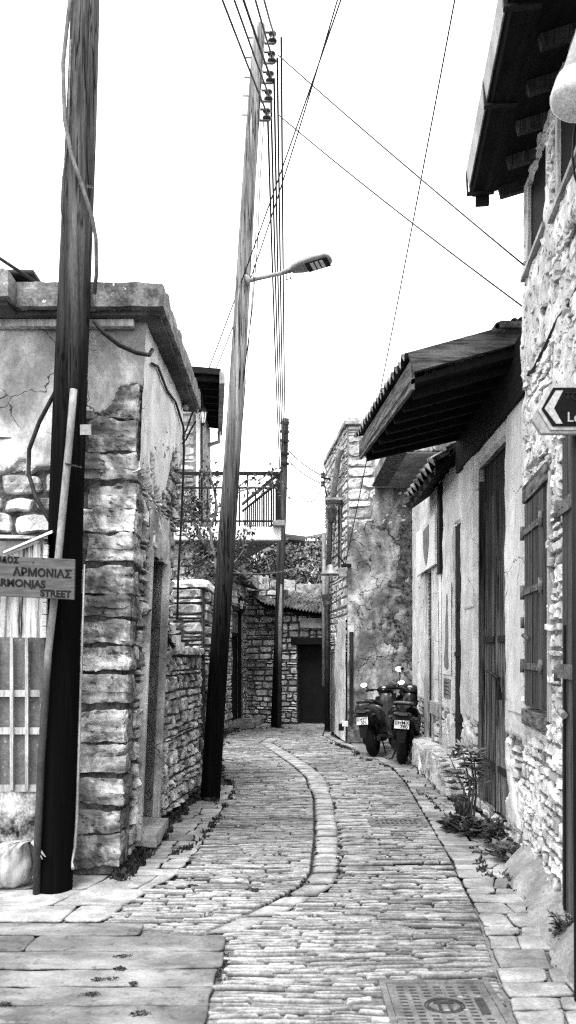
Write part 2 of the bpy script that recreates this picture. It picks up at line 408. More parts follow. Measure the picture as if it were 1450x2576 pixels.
M['poster'] = mat('faded_poster_paper', .68, .8, 2, stain=.1, rough=.8, bump=0)
M['poster_grey'] = mat('faded_poster_print', .14, .24, 4, rough=.8, bump=0)
M['sign_face'] = mat('pale_sign_face', .30, .36, 5, rough=.5, bump=0)
M['sign_lip'] = mat('sign_rim', .42, .5, 5, rough=.5, bump=0)
M['sign_black'] = mat('sign_dark_field', .006, .01, 5, rough=.6, bump=0, spec=.1)
M['sign_faint'] = mat('sign_faint_lettering', .016, .02, 5, rough=.5, bump=0)

def text(s, size, mats, parent, name, origin, xdir, zdir, ex=.002, cx='LEFT', bold=0, local=False):
    cu = bpy.data.curves.new('t', 'FONT'); cu.body = s; cu.size = size; cu.extrude = ex; cu.align_x = cx; cu.offset = bold
    o = bpy.data.objects.new('t', cu); col.objects.link(o)
    bpy.context.view_layer.update()
    me = bpy.data.meshes.new_from_object(o); mb = MB()
    X = Vector(xdir).normalized(); Z = Vector(zdir).normalized(); N = X.cross(Z)
    for v in me.vertices: mb.av(Vector(origin) + X*v.co.x + Z*v.co.y + N*v.co.z)
    for p in me.polygons: mb.af(list(p.vertices))
    bpy.data.objects.remove(o); bpy.data.curves.remove(cu)
    return mb.build(name, mats, parent, local)

def interp(pts, t):
    if t <= pts[0][0]: return pts[0][1]
    for (a, b), (c, d) in zip(pts, pts[1:]):
        if t <= c: return b + (d-b)*(t-a)/(c-a)
    return pts[-1][1]
def edge(px):     # image polyline on the ground -> sorted (distance, x)
    return sorted((G(x, y).y, G(x, y).x) for x, y in px)

# ------------------------------------------------------------ ground and paving
g = MB(); S0 = 400
g.poly([(-S0, -S0, -.035), (S0, -S0, -.035), (S0, S0, -.035), (-S0, S0, -.035)])
tag(g.build('ground', M['dirt']), kind='structure')

bd = MB(); bd.poly([(-5, 1.5, -.020), (3, 1.5, -.020), (3, 4.9, -.020), (-5, 4.9, -.020)])
tag(bd.build('paving_bed', M['soil']), kind='structure')
left_e = edge([(250, 2330), (335, 2262), (440, 2205), (500, 2140), (530, 2090), (562, 2035), (592, 1978), (560, 1945), (556, 1900), (572, 1850), (600, 1836), (620, 1826)])
right_e = edge([(1330, 2640), (1290, 2560), (1240, 2400), (1200, 2290), (1130, 2150), (1070, 2050), (1020, 1965), (985, 1930), (930, 1900), (870, 1876), (832, 1860), (812, 1850), (820, 1828)])
band_c = edge([(560, 2345), (660, 2300), (735, 2262), (792, 2232), (820, 2195), (824, 2100), (815, 2010), (795, 1955), (760, 1925), (715, 1896), (690, 1880), (668, 1868), (690, 1856)])
def band(d): return interp(band_c, d)
def bw_(d): return .10 if d < 9 else .12
BAND0, BAND1 = band_c[0][0], band_c[-1][0]
S_END = 17.9
def slab_r(d):   # right limit of the smooth slabs in the left foreground
    return interp(edge([(500, 2640), (520, 2560), (545, 2460), (572, 2400), (560, 2350), (380, 2318), (250, 2330)]), d)
GD = lambda y: G(0, y).y
D_SL0, D_SL1 = 2.2, GD(2318)

road = MB()
def sett(mb, x0, x1, fa, fb, z, rise=.015):
    """one slate on edge between the wavy row lines fa and fb"""
    rows = []; sd_ = random.random()*50; k2 = rnd(-.4, .4); L = x1-x0; n = 6
    ta, tb = rnd(-.009, .009), rnd(-.009, .009); w1, w2 = rnd(0, .015), rnd(0, .015)
    eq = min(.2, .006/L); TS = [0, .09, .24, .5, .78, .92, 1]; QS = [0, eq, eq*2.4, .25, .5, .75, 1-eq*2.4, 1-eq, 1]; n = 8
    for j in range(7):
        t = TS[j]; r = []
        for i in range(n+1):
            q = QS[i]; x = x0 + L*q
            a, b = fa(x) + ta*(2*q-1), fb(x) + tb*(2*q-1); w_ = b-a
            sq = .22*w_*abs(2*q-1)**14
            a += sq + w1*(.5+nz(x*7, sd_)) + .004*nz(x*24, sd_); b -= sq + w2*(.5+nz(x*7, sd_+7)) + .004*nz(x*24, sd_+7)
            if b < a + .006: b = a + .006
            y = a + (b-a)*t
            e = [0, .75, 1, 1, 1, .75, 0][j]*[0, .7, 1, 1, 1, 1, 1, .7, 0][i]
            r.append((x, y, z + rise*(e - 1)*1.6 + .003*k2*(2*q-1) + .005*nz(x*14, y*40, sd_)*e))
        rows.append(r)
    mb.smooth = True; g0 = mb.grid(rows); mb.smooth = False; mb.grime(g0, 7, n+1, .08, .9)
d = 2.4
def rowline(d0):
    def f(x): return d0 + .07*nz(x*.8, d0*.6) + .024*nz(x*2.6, d0*2.2) + .010*nz(x*6, d0*5) + .03*x*0
    return f
while d < S_END:
    th = rnd(.026, .058) * (1.0 if d < 9 else 1.25)
    xl, xr = interp(left_e, d), interp(right_e, d)
    if d < D_SL1: xl = max(xl if d > GD(2330) else -9, slab_r(d) + .02)
    iv = [(xl, xr)]
    if BAND0 <= d <= BAND1:
        b0 = band(d) - bw_(d) - .012; b1 = band(d) + bw_(d) + .012
        iv = [(xl, b0), (b1, xr)]
    fa, fb = rowline(d), rowline(d+th)
    for a, b in iv:
        u = a + rnd(-.05, .03)
        while u < b - .03:
            wd = rnd(.13, .46) if random.random() < .8 else rnd(.05, .13)
            if b - u - wd < .07: wd = b - u
            road.shade = rnd(.74, 1.26)*(1 + .3*nz(u*1.1, d*.8, 2))
            if random.random() < .07: road.shade *= .55
            if random.random() < .05: road.shade *= 1.25
            g_ = rnd(.0015, .004); ga, gb = rnd(.002, .006), rnd(.005, .016)
            z = rnd(-.007, .006)
            if random.random() < .05: z -= .02
            if th > .045 and random.random() < .4:
                sp_ = rnd(.4, .6); fm = lambda x, sp_=sp_: fa(x)*(1-sp_)+fb(x)*sp_
                sett(road, u+g_, u+wd-g_, lambda x: fa(x)+ga, lambda x: fm(x)-gb*.5, z); road.shade *= rnd(.8, 1.2)
                sett(road, u+g_, u+wd-g_, lambda x: fm(x)+gb*.3, lambda x: fb(x)-gb*.6, z+rnd(-.004, .004))
            else: sett(road, u+g_, u+wd-g_, lambda x: fa(x)+ga, lambda x: fb(x)-gb, z)
            u += wd
    d += th
tag(road.build('road', M['pave']), kind='structure')

# pale drain band winding down the middle
bn = MB(); d = BAND0
while d < BAND1 - .05:
    L = rnd(.07, .30); e = min(d + L, BAND1); rows = []
    bn.shade = rnd(.9, 1.4)
    for j in range(7):
        t = j/6; dd = d + .008 + (e - d - .016)*t + .012*nz(d*9, t); r = []
        for i in range(7):
            q = 2*i/6 - 1; q = math.copysign(abs(q)**.7, q); b = bw_(dd)*(1 + .08*nz(dd*5, q))
            fx = (1 - abs(q)**6)*(1 - abs(2*t-1)**6)
            r.append((band(dd) + q*b, dd, .004 + .014*(fx - 1) + .006*nz(q*2, dd*6)))
        rows.append(r)
    bn.smooth = True; g0 = bn.grid(rows); bn.grime(g0, 7, 7, .2, .9); d = e
tag(bn.build('drain_band', M['flag']), kind='structure')

# flagstone edges, irregular; cells are (x, y) rectangles with jittered corners
def flag(mb, pts, z=.0, rise=.013, n=6, rc=.02):
    """flagstone from four corner points: clipped corners, uneven worn edges"""
    p = [Vector((q[0], q[1], 0)) for q in pts]; rows = []; sd_ = random.random()*90
    W = ((p[1]-p[0]).length + (p[2]-p[3]).length)/2; Hh = ((p[3]-p[0]).length + (p[2]-p[1]).length)/2
    m = (p[0]+p[1]+p[2]+p[3])/4; cut = [rnd(.2, 1.8)*rc for _ in range(4)]
    def pos(L):
        a, b = min(.2, .005/L), min(.3, .013/L); k = max(n, int(L/.05))
        return [0, a, b] + [b + (1-2*b)*i/k for i in range(1, k)] + [1-b, 1-a, 1]
    PT, PS = pos(Hh), pos(W); nt_, ns_ = len(PT), len(PS)
    for j, t in enumerate(PT):
        r = []
        for i, s in enumerate(PS):
            c = p[0].lerp(p[1], s).lerp(p[3].lerp(p[2], s), t)
            du, dv = min(s, 1-s)*W, min(t, 1-t)*Hh; k = cut[(s > .5) + 2*(t > .5)]
            ov = max(0, k - du - dv)
            dm = m - c; c += Vector((math.copysign(1, dm.x), math.copysign(1, dm.y), 0))*ov*.5
            fe = max(0, 1-dv/.05)
            c += Vector((nz(c.x*6, c.y*6, sd_)*max(0, 1-du/.05), nz(c.x*6, c.y*6, sd_+9)*fe + .5*nz(c.x*19, c.y*9, sd_+4)*fe, 0))*.018
            e = [0, .8][min(1, min(i, j, ns_-1-i, nt_-1-j))] if min(i, j, ns_-1-i, nt_-1-j) < 2 else 1
            r.append((c.x, c.y, z + rise*(e-1) + .006*nz(c.x*4, c.y*7, sd_)))
        rows.append(r)
    mb.smooth = True; g0 = mb.grid(rows); mb.smooth = False; mb.grime(g0, nt_, ns_, .12, .9)
def flags(mb, fl, fr, d0, d1, row=(.16, .34), wd=(.22, .5), tone=(.85, 1.2), z=.0):
    d = d0
    while d < d1:
        th = rnd(*row); a0, b0, a1, b1 = fl(d), fr(d), fl(d+th), fr(d+th)
        cuts = [0]; W = max(.05, b0 - a0)
        while cuts[-1] < 1:
            c = cuts[-1] + rnd(*wd)/W; cuts.append(1 if c > 1 - .3*wd[0]/W else c)
        off = [0] + [rnd(-.12, .12)*min(1, .4/W*2) for _ in cuts[1:-1]] + [0]
        for (c, o), (c2, o2) in zip(zip(cuts, off), list(zip(cuts, off))[1:]):
            mb.shade = rnd(*tone)*(.75 if random.random() < .15 else 1); g_ = .004
            sk = .05*rnd(-1, 1)
            flag(mb, [(a0+(b0-a0)*(c-o*.5)+g_, d+g_*rnd(.5, 1.5)), (a0+(b0-a0)*(c2-o2*.5)-g_, d+g_+sk*.2), (a1+(b1-a1)*(c2+o2*.5)-g_, d+th-g_*.5), (a1+(b1-a1)*(c+o*.5)+g_, d+th-g_*.5+sk*.2)], z)
        d += th
RW = lambda d: (1.11 + .115*d) if d < 5.75 else (1.90 if d < 13.5 else 1.04)
fr_ = MB()
flags(fr_, lambda d: interp(right_e, d)-.0, lambda d: RW(d) - (.06 if d < 5.9 else .0), 2.3, 11.4, row=(.09, .26), wd=(.14, .34))
flags(fr_, lambda d: interp(right_e, d)+.01, lambda d: interp(right_e, d)+.16, 11.4, 15.5, row=(.16, .3), wd=(.2, .3), tone=(.8, 1.1))
tag(fr_.build('pavement', M['flag']), kind='structure')
fr2 = MB()
flags(fr2, lambda d: 1.1 if d > 12 else interp(right_e, d)+.17, lambda d: 2.1, 11.3, 13.6, row=(.12, .2), wd=(.2, .4), tone=(.5, .8))
tag(fr2.build('pavement', M['pave']), kind='structure')
fl_ = MB()
LW = lambda d: -1.24 if d < 7.4 else (-1.24 + .1*(d-7.4))
flags(fl_, lambda d: LW(d) + .12, lambda d: interp(left_e, d)-.01, GD(2200), GD(1978), row=(.10, .24), wd=(.16, .36))
flags(fl_, lambda d: -3.6, lambda d: interp(left_e, d)-.01, GD(2318)+.01, GD(2210), row=(.22, .36), wd=(.3, .6))
tag(fl_.build('pavement', M['flag']), kind='structure')
fs = MB(); d = D_SL0
while d < D_SL1 - .05:
    th = rnd(.18, .25); e = min(d+th, D_SL1); x = -3.6
    while x < slab_r(d) - .05:
        wd = rnd(1.5, 2.4); x1 = min(x+wd, slab_r((d+e)/2))
        if slab_r(d) - x1 < .5: x1 = slab_r((d+e)/2)
        if x1 - x < .1: break
        fs.shade = rnd(.85, 1.12)
        flag(fs, [(x+.002, d+.002+.02*nz(x, d)), (x1-.003, d+.002+.02*nz(x1, d)), (x1-.003, e-.003+.02*nz(x1, e)), (x+.002, e-.003+.02*nz(x, e))], .004, .008, 6, .02); x = x1 + .002
    d = e
tag(fs.build('pavement', M['slab']), kind='structure')

# dark gaps knocked in the foreground slabs, filled with soil: low mossy tufts
def tuft(mb, c, r, n, h=(.02, .06), w_=.006):
    for _ in range(n):
        a = rnd(0, 6.28); q = r*math.sqrt(random.random()); x, y = c[0]+q*math.cos(a), c[1]+q*math.sin(a)*.7
        b = rnd(0, 6.28); hh = rnd(*h); lx, ly = rnd(-.6, .6)*hh, rnd(-.6, .6)*hh; ww = rnd(.6, 1.6)*w_
        mb.shade = rnd(.5, 1.6)
        p0 = (x-ww*math.cos(b), y-ww*math.sin(b), c[2]); p1 = (x+ww*math.cos(b), y+ww*math.sin(b), c[2])
        m0 = (x+lx*.4-ww*1.1*math.cos(b), y+ly*.4-ww*1.1*math.sin(b), c[2]+hh*.6); m1 = (x+lx*.4+ww*1.1*math.cos(b), y+ly*.4+ww*1.1*math.sin(b), c[2]+hh*.6)
        mb.poly([p0, p1, m1, m0]); mb.poly([m0, m1, (x+lx, y+ly, c[2]+hh)])
wd_ = MB()
def line_tufts(px, n, r=.06, h=(.02, .07), k=16, pw=.006):
    for _ in range(n):
        i = random.randrange(len(px)-1); t = random.random()
        q = G(px[i][0]*(1-t)+px[i+1][0]*t, px[i][1]*(1-t)+px[i+1][1]*t)
        tuft(wd_, (q.x+rnd(-r, r)*.6, q.y+rnd(-r, r), -.012), r*rnd(.5, 1.2), k, h, pw)
line_tufts([(300, 2210), (345, 2170), (400, 2110), (450, 2050), (500, 2005), (540, 2015)], 110, .06, (.02, .07), 22, .008)
line_tufts([(440, 2150), (500, 2120), (540, 2070), (590, 1985), (560, 1950), (556, 1905)], 45, .04, (.01, .05))
line_tufts([(900, 1905), (985, 1930), (1030, 1970), (1090, 2020), (1150, 2075)], 25, .04, (.01, .05))
line_tufts([(1070, 1935), (1110, 1975), (1160, 2020), (1170, 2060)], 60, .07, (.03, .1), 22, .008)
line_tufts([(1270, 2200), (1310, 2250), (1380, 2330)], 14, .05, (.02, .05))
line_tufts([(1195, 2150), (1220, 2200), (1180, 2120)], 8, .04, (.02, .05))
line_tufts([(572, 2395), (560, 2420), (540, 2460)], 22, .035, (.004, .014))
line_tufts([(770, 2215), (740, 2245), (700, 2270)], 5, .03, (.006, .02))
line_tufts([(795, 2190), (795, 2060), (790, 1990)], 12, .02, (.006, .025), 8)
line_tufts([(848, 2190), (852, 2100), (840, 2010)], 12, .02, (.006, .025), 8)
for (x, y, r) in [(312, 2408, .035), (290, 2440, .03), (262, 2468, .035), (222, 2503, .035), (348, 2550, .04), (20, 2528, .025), (330, 2478, .02), (640, 2240, .03), (480, 2230, .03)]:
    q = G(x, y)
    for _ in range(3): tuft(wd_, (q.x+rnd(-.04, .04), q.y+rnd(-.015, .015), .0), r, 60, (.003, .012), .007)
line_tufts([(560, 1905), (590, 1842), (640, 1832), (740, 1832)], 25, .05, (.01, .05))
line_tufts([(835, 1872), (880, 1885), (900, 1900)], 18, .05, (.02, .07))
tag(wd_.build('weeds', M['weed']), 'dark weeds and moss growing in the paving joints and along the wall feet', None, kind='stuff')

# cast iron covers
def cover(name, label, x0, x1, y0, y1, rows_, colsn, emblem):
    c = Vector(((x0+x1)/2, (y0+y1)/2, .006)); t = thing(name, label, 'manhole cover', c)
    f = MB()
    for a in ((x0, x1, y0, y0+.03), (x0, x1, y1-.03, y1), (x0, x0+.03, y0+.03, y1-.03), (x1-.03, x1, y0+.03, y1-.03)): f.box(a[0], a[1], a[2], a[3], -.02, .012)
    f.build('frame', M['cast_iron'], t, bevel=.003)
    p = MB(); p.box(x0+.033, x1-.033, y0+.033, y1-.033, -.02, .006)
    p.mi = 1
    dx = (x1-x0-.12)/colsn; dy = (y1-y0-.12)/rows_
    for i in range(colsn):
        for j in range(rows_):
            cx_, cy_ = x0+.06+dx*(i+.5), y0+.06+dy*(j+.5)
            if emblem and math.hypot(cx_-c.x, (cy_-c.y)) < .11: continue
            if emblem and i == colsn-1 and abs(cy_-c.y) < .1: continue
            p.box(cx_-dx*.28, cx_+dx*.28, cy_-dy*.13, cy_+dy*.13, .003, .0085)
    if emblem:
        for rr in (.075, .088):
            p.tube([(c.x+rr*math.cos(k*math.pi/12), c.y+rr*.8*math.sin(k*math.pi/12), .009) for k in range(25)], .004, 5, False)
        p.box(c.x-.03, c.x-.016, c.y-.045, c.y+.045, .006, .012); p.box(c.x+.016, c.x+.03, c.y-.045, c.y+.045, .006, .012); p.box(c.x-.045, c.x+.045, c.y+.02, c.y+.035, .006, .0125)
        p.box(x1-.115, x1-.075, c.y-.085, c.y+.07, .006, .012)
    p.build('lid', [M['cast_iron'] if emblem else M['rust'], M['iron_dark'] if emblem else M['black']], t)
cover('manhole_cover', 'square ribbed cast iron manhole cover with round emblem in the near foreground', .44, .97, 3.22, 3.76, 13, 7, True)
q0, q1 = G(933, 2079), G(1066, 2061)
cover('drain_cover', 'small rectangular iron drain cover set in the cobbles in the middle distance', q0.x, q0.x+.52, q0.y, q1.y, 3, 9, False)

# ------------------------------------------------------------ LEFT: near stone house with flat concrete roof
LEAN = .042
h1 = thing('stone_house', 'near left stone house with lichened flat concrete roof and large corner stones', 'house', (-1.5, 5.6, 0))
SF = Surf((-3.6, 5.58), (-1.23, 5.58)); SS = Surf((-1.23, 5.58), (-1.21, 7.42), 0, (0, 6, 0))
SF_c = lambda v: 2.37 + LEAN*v                     # corner in u moves right with height
class LeanS(Surf):
    def __call__(s, u, v, h=0):
        return s.A + s.d*u + s.n*h + Vector((LEAN*v, 0, v))
SFl = LeanS((-3.6, 5.58), (-1.23, 5.58)); SSl = LeanS((-1.23, 5.58), (-1.21, 7.42), 0, (1, 6, 0))
wl = MB(); wl.mi = 1
DOORU = (1.15, 1.87)     # metal door in the front wall (u)
ZT = 3.96
for (a, b, c, e) in ((0, DOORU[0], 0, ZT), (DOORU[0], DOORU[1], 2.36, ZT), (DOORU[1], 2.34, 0, ZT)): SFl.back(wl, a, b, c, e, .35)
SD = (.62, 1.36)         # side doorway
for (a, b, c, e) in ((.02, SD[0], 0, ZT), (SD[0], SD[1], 2.38, ZT), (SD[1], 1.84, 0, ZT)): SSl.back(wl, a, b, c, e, .4)
wl.mi = 0
courses(wl, SFl, 0, 2.02, .05, 3.15, (.1, .2), (.2, .5), (.02, .05), holes=[(DOORU[0]-.02, DOORU[1]+.02, 0, 2.42)], tone=(.7, 1.3), thin=.35, res=.04)
courses(wl, SSl, .3, 1.84, .03, 3.5, (.07, .17), (.1, .28), (.02, .05), holes=[(SD[0]-.07, SD[1]+.07, 0, 2.45)], tone=(.85, 1.4), thin=.3, res=.03, gap=.009)
wl.build('wall', [M['stone'], M['mortar']], h1)
# quoins: large blocks at the corner, alternately long
qn = MB(); v = .06; i = 0
while v < 3.42:
    hh = rnd(.15, .25); L = .40 if i % 2 else .34; D_ = .26 if i % 2 else .36
    qn.shade = rnd(.75, 1.45) * (.7 if v < .6 else 1)
    if random.random() < .4:
        qn.block((-1.23 + .028 + LEAN*v - L/2, 5.58 - .03 + D_/2, v+hh/2-.02), (L, D_, hh*.5), .028, .02, .3, seed=i*3.3)
        v += hh*.5 + .012; hh *= .5; qn.shade *= rnd(.7, 1.2)
    qn.block((-1.23 + .025 + LEAN*v - L/2 + rnd(-.01, .01), 5.58 - .035 + D_/2 + rnd(-.008, .008), v+hh/2), (L*rnd(.93, 1.03), D_, hh), .024, .026, .07, seed=i, fr=6)
    v += hh + rnd(.008, .022); i += 1
qn.build('corner_stones', M['quoin'], h1)
pl = MB()
def m1(u, v): return (v - 2.92) + .22*nz(u*2.2, v*1.5, 1) + .1*nz(u*9, v*7, 5) - (.52 if u > 1.98 else 0) - .1*(u < 1.6)
plaster(pl, SFl, 0, 2.42, 2.6, 3.97, m1, .045, .018)
def m2(u, v): return (v - 3.05) - .25*u + .55*nz(u*1.6, v*.9, 3) + .15*nz(u*9, v*4, 5) + .1
pl.build('plaster', M['plaster'], h1); pl = MB()
plaster(pl, SSl, -.04, 1.84, 2.2, 3.97, m2, .05, .02)
pl.build('side_plaster', M['plaster_white'], h1)
# concrete roof slab, stepped out over the left part
rs = MB()
rs.block((-2.0, 6.5, 4.07), (2.28, 2.3, .17), .05, .012, .12)
rs.block((-2.85, 5.62, 4.07), (1.95, .86, .172), .05, .014, .12)
rs.build('roof_slab', M['concrete'], h1)
st = MB(); st.box(-3.1, -.90, 5.42, 7.6, 3.955, 3.982); st.box(-3.75, -1.9, 5.25, 5.41, 3.95, 3.98); st.build('soffit', M['concrete_soffit'], h1)
st = MB(); st.box(-3.2, -1.09, 5.47, 5.53, 3.90, 3.952); st.build('trim', M['frame_pale'], h1, bevel=.004)
# side doorway: plastered surround, reveals, door deep inside, sill stone
sr = MB()
for u in (SD[0]-.035, SD[1]+.035): sr.bar(SSl(u, .1, .02), SSl(u, 2.42, .02), .07, .07, up=(1, 0, 0))
sr.hexa([SSl(SD[1], .1, .03), SSl(SD[1]+.03, .1, .03), SSl(SD[1]+.03, .1, -.4), SSl(SD[1], .1, -.4), SSl(SD[1], 2.42, .03), SSl(SD[1]+.03, 2.42, .03), SSl(SD[1]+.03, 2.42, -.4), SSl(SD[1], 2.42, -.4)])
sr.build('door_surround', M['plaster'], h1, bevel=.01)
sp = MB()
def m3(u, v): return .24 - abs(v-2.55)*1.1 + .12*nz(u*6, v*6, 2) - max(0, abs(u-.99)-.42)*1.4
plaster(sp, SSl, .5, 1.5, 2.38, 2.8, m3, .035, .02); sp.build('lintel_plaster', M['plaster'], h1)
dr = MB(); dr.hexa([SSl(SD[0], .1, -.3), SSl(SD[1], .1, -.3), SSl(SD[1], .1, -.35), SSl(SD[0], .1, -.35), SSl(SD[0], 2.4, -.3), SSl(SD[1], 2.4, -.3), SSl(SD[1], 2.4, -.35), SSl(SD[0], 2.4, -.35)])
dr.build('side_door', M['wood_dark'], h1)
sl = MB(); sl.block((-1.17, 6.52, .09), (.24, .66, .1), .04, .015, .3); sl.build('door_sill', M['concrete_pale'], h1)
# metal door with white bars
dx0, dx1 = -3.6+DOORU[0], -3.6+DOORU[1]
md = MB(); md.box(dx0, dx1+.1, 5.66, 5.70, .1, 2.3); dp = md.build('metal_door', M['grey_paint'], h1)
b = MB(); b.box(dx0, dx1+.02, 5.645, 5.658, .22, .60); b.build('rusted_kick_panel', M['white_rust'], dp)
b = MB()
for x in (28, 66, -14): q = P(x, 1700, 5.6).x + (.0); b.box(q-.012, q+.012, 5.61, 5.632, .6, 1.72)
for y in (1745, 1840, 1985): z = P(0, y, 5.6).z; b.box(dx0, P(100, 0, 5.6).x, 5.634, 5.644, z-.025, z+.025)
b.build('bars', M['frame_pale'], dp)
b = MB(); b.box(P(100, 0, 5.6).x+.004, P(122, 0, 5.6).x, 5.58, 5.66, .1, 2.2); b.build('door_post', M['grey_paint'], h1, bevel=.005)
b = MB(); b.box(dx0, dx1-.05, 5.56, 5.64, 2.24, 2.40); b.build('door_header', M['grey_paint'], h1, bevel=.01)

# box standing on the flat roof and pipe leaning over the roof edge
t = thing('roof_tank', 'grey box with flared rim standing on the flat concrete roof', 'water tank', P(30, 712, 6.4))
b = MB(); b.box(P(-120, 0, 6.4).x, P(78, 0, 6.4).x, 6.4, 7.2, 4.15, 4.66); b.build('tank_body', M['pipe_grey'], t, bevel=.01)
b = MB(); zt = P(0, 680, 6.4).z; b.box(P(-120, 0, 6.4).x, P(88, 0, 6.4).x, 6.37, 7.2, zt-.04, zt); b.build('rim', M['pipe_grey'], t, bevel=.015)
t = thing('leaning_pipe', 'thin metal pipe slanting down over the flat roof edge left of the near pole', 'pipe', P(97, 712, 5.4))
b = MB(); b.tube([P(-60, 610, 5.3), P(0, 650, 5.35), P(97, 714, 5.45)], .013, 8); b.build('pipe', M['pipe_grey'], t)

# ------------------------------------------------------------ low garden wall and stone pier beyond the near house
gw = thing('garden_wall', 'chest high rubble garden wall running on from the near left house', 'wall', (-1.2, 8.2, 0))
SG = Surf((-1.21, 7.42), (-1.03, 9.05), 0, (0, 8, 0)); b = MB(); b.mi = 1; SG.back(b, 0, SG.L, 0, 1.58, .35); b.mi = 0
courses(b, SG, 0, SG.L, .02, 1.62, (.06, .17), (.08, .26), (.015, .05), tone=(.8, 1.4), res=.03, thin=.3, gap=.009)
b.shade = 1.1
for k in range(7): b.block((-1.33 + k*.026, 7.55+k*.24, 1.61), (.4, .25, .07), .05, .015, .3, seed=k)
b.build('masonry', [M['stone'], M['mortar']], gw)
pr = thing('stone_pier', 'taller stepped stone wall end with flat capping behind the garden wall', 'wall', (-1.3, 9.3, 0))
SP = Surf((-2.6, 9.12), (-.98, 9.12)); SQ = Surf((-.98, 9.12), (-.96, 10.6), 0, (0, 9.5, 0)); b = MB(); b.mi = 1
SP.back(b, 0, 1.6, 0, 2.35, .3); SQ.back(b, .02, 1.46, 0, 2.35, .3); b.mi = 0
courses(b, SP, 0, 1.6, .03, 2.36, (.1, .2), (.16, .4), (.02, .05), tone=(.8, 1.4), thin=.3)
courses(b, SQ, 0, 1.46, .03, 2.36, (.1, .18), (.16, .4), (.02, .05), tone=(.7, 1.3), thin=.3)
b.build('masonry', [M['stone'], M['mortar']], pr)
b = MB(); b.shade = 1.3; b.block((-1.75, 9.7, 2.40), (1.62, 1.25, .09), .07, .025, .3); b.build('capping', M['stone_light'], pr)
# bundle of three wooden blocks hanging on the end of the house
t = thing('cable_blocks', 'chain of three pale wooden blocks hanging from a cable at the house end', 'wooden blocks', P(432, 1600, 7.5))
for k, (x, y) in enumerate([(428, 1585), (441, 1608), (450, 1627)]):
    b = MB(); b.block(P(x, y, 7.3), (.09, .07, .075), .02, .006, .15, rot=.4+.1*k); b.build('block', M['frame_pale'], t)
b = MB(); b.tube([P(418, 1560, 7.28), P(420, 1600, 7.26), P(438, 1630, 7.26)], .02, 6); b.build('strap', M['black'], t)

# ------------------------------------------------------------ tall house further left
h3 = thing('stone_house', 'tall pale stone house with dark boarded eave behind the balcony', 'house', (-2, 13.2, 0))
S3 = Surf((-4.2, 13.25), (-1.56, 13.25)); b = MB(); b.mi = 1; S3.back(b, 0, 2.62, 0, 6.12, 2.6); b.mi = 0
courses(b, S3, 0, 2.62, 1.8, 6.1, (.1, .2), (.2, .45), (.012, .03), tone=(.75, 1.05), res=.08)
b.build('wall', [M['stone_light'], M['mortar_light']], h3)
b = MB(); b.box(-1.565, -1.50, 13.19, 13.25, 3.6, 6.1); b.build('corner_strip', M['white_paint'], h3, bevel=.005)
b = MB(); b.tube([(-1.47, 13.2, 3.2), (-1.47, 13.2, 6.05)], .02, 8); b.build('conduit', M['dark_metal'], h3)
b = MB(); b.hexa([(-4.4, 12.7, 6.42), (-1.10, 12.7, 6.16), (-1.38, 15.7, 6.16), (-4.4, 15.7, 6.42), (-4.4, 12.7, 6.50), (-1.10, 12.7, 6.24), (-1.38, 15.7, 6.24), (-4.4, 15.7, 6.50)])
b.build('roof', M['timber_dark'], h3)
b = MB(); b.bar((-2.2, 12.68, 6.27), (-1.12, 12.68, 6.18), .04, .1); b.build('barge_board', M['timber_dark'], h3)
b = MB()
for k in range(8): y = 12.8 + k*.38; b = MB(); b.bar((-1.6, y, 6.13), (-1.16-.03*k, y, 6.10), .07, .09); b.build('rafter', M['timber_dark'], h3)
b = MB(); b.hexa([(-1.12, 12.66, 5.98), (-1.03, 12.66, 5.98), (-1.33, 15.7, 5.98), (-1.42, 15.7, 5.98), (-1.12, 12.66, 6.18), (-1.03, 12.66, 6.18), (-1.33, 15.7, 6.18), (-1.42, 15.7, 6.18)]); b.build('gutter', M['zinc'], h3, bevel=.01)
b = MB(); b.tube([(-1.36, 15.3, 5.95), (-1.36, 15.3, 5.75), (-1.75, 15.3, 5.62)], .04, 8); b.build('downpipe', M['zinc'], h3)

def lantern(label, c, sgn, bracket):
    t = thing('wall_lantern', label, 'lantern', c, 0, 'black wall lanterns'); c = Vector(c)
    g_ = MB(); g_.lathe(c, (0, 0, 1), [(.035, -.13), (.065, .05), (0, .05)], 6); g_.build('glass', M['glass_pale'], t)
    r = MB(); r.lathe(c, (0, 0, 1), [(0, .17), (.03, .14), (.09, .055), (.07, .05), (0, .05)], 6)
    r.lathe(c, (0, 0, 1), [(0, -.18), (.02, -.17), (.045, -.135), (.03, -.128), (0, -.128)], 6)
    for k in range(6):
        a = 2*math.pi*k/6
        r.bar(c + Vector((.037*math.cos(a), .037*math.sin(a), -.13)), c + Vector((.068*math.cos(a), .068*math.sin(a), .05)), .008, .008)
    r.build('cap', M['dark_metal'], t)
    a = MB(); a.tube([c + Vector((0, 0, .16)), c + Vector((sgn*.06, 0, .22)), c + Vector(bracket)], .011, 6); a.box(*(lambda q: (q.x-.02, q.x+.02, q.y-.02, q.y+.02, q.z-.07, q.z+.07))(c + Vector(bracket))); a.build('bracket', M['dark_metal'], t)
lantern('black lantern hanging under the dark eave of the tall stone house', P(511, 1045, 13.1), -1, (-.12, .05, .14))
lantern('black lantern on the wall above the left doorway at the end of the street', P(607, 1517, 16.9), -1, (-.17, .03, .1))

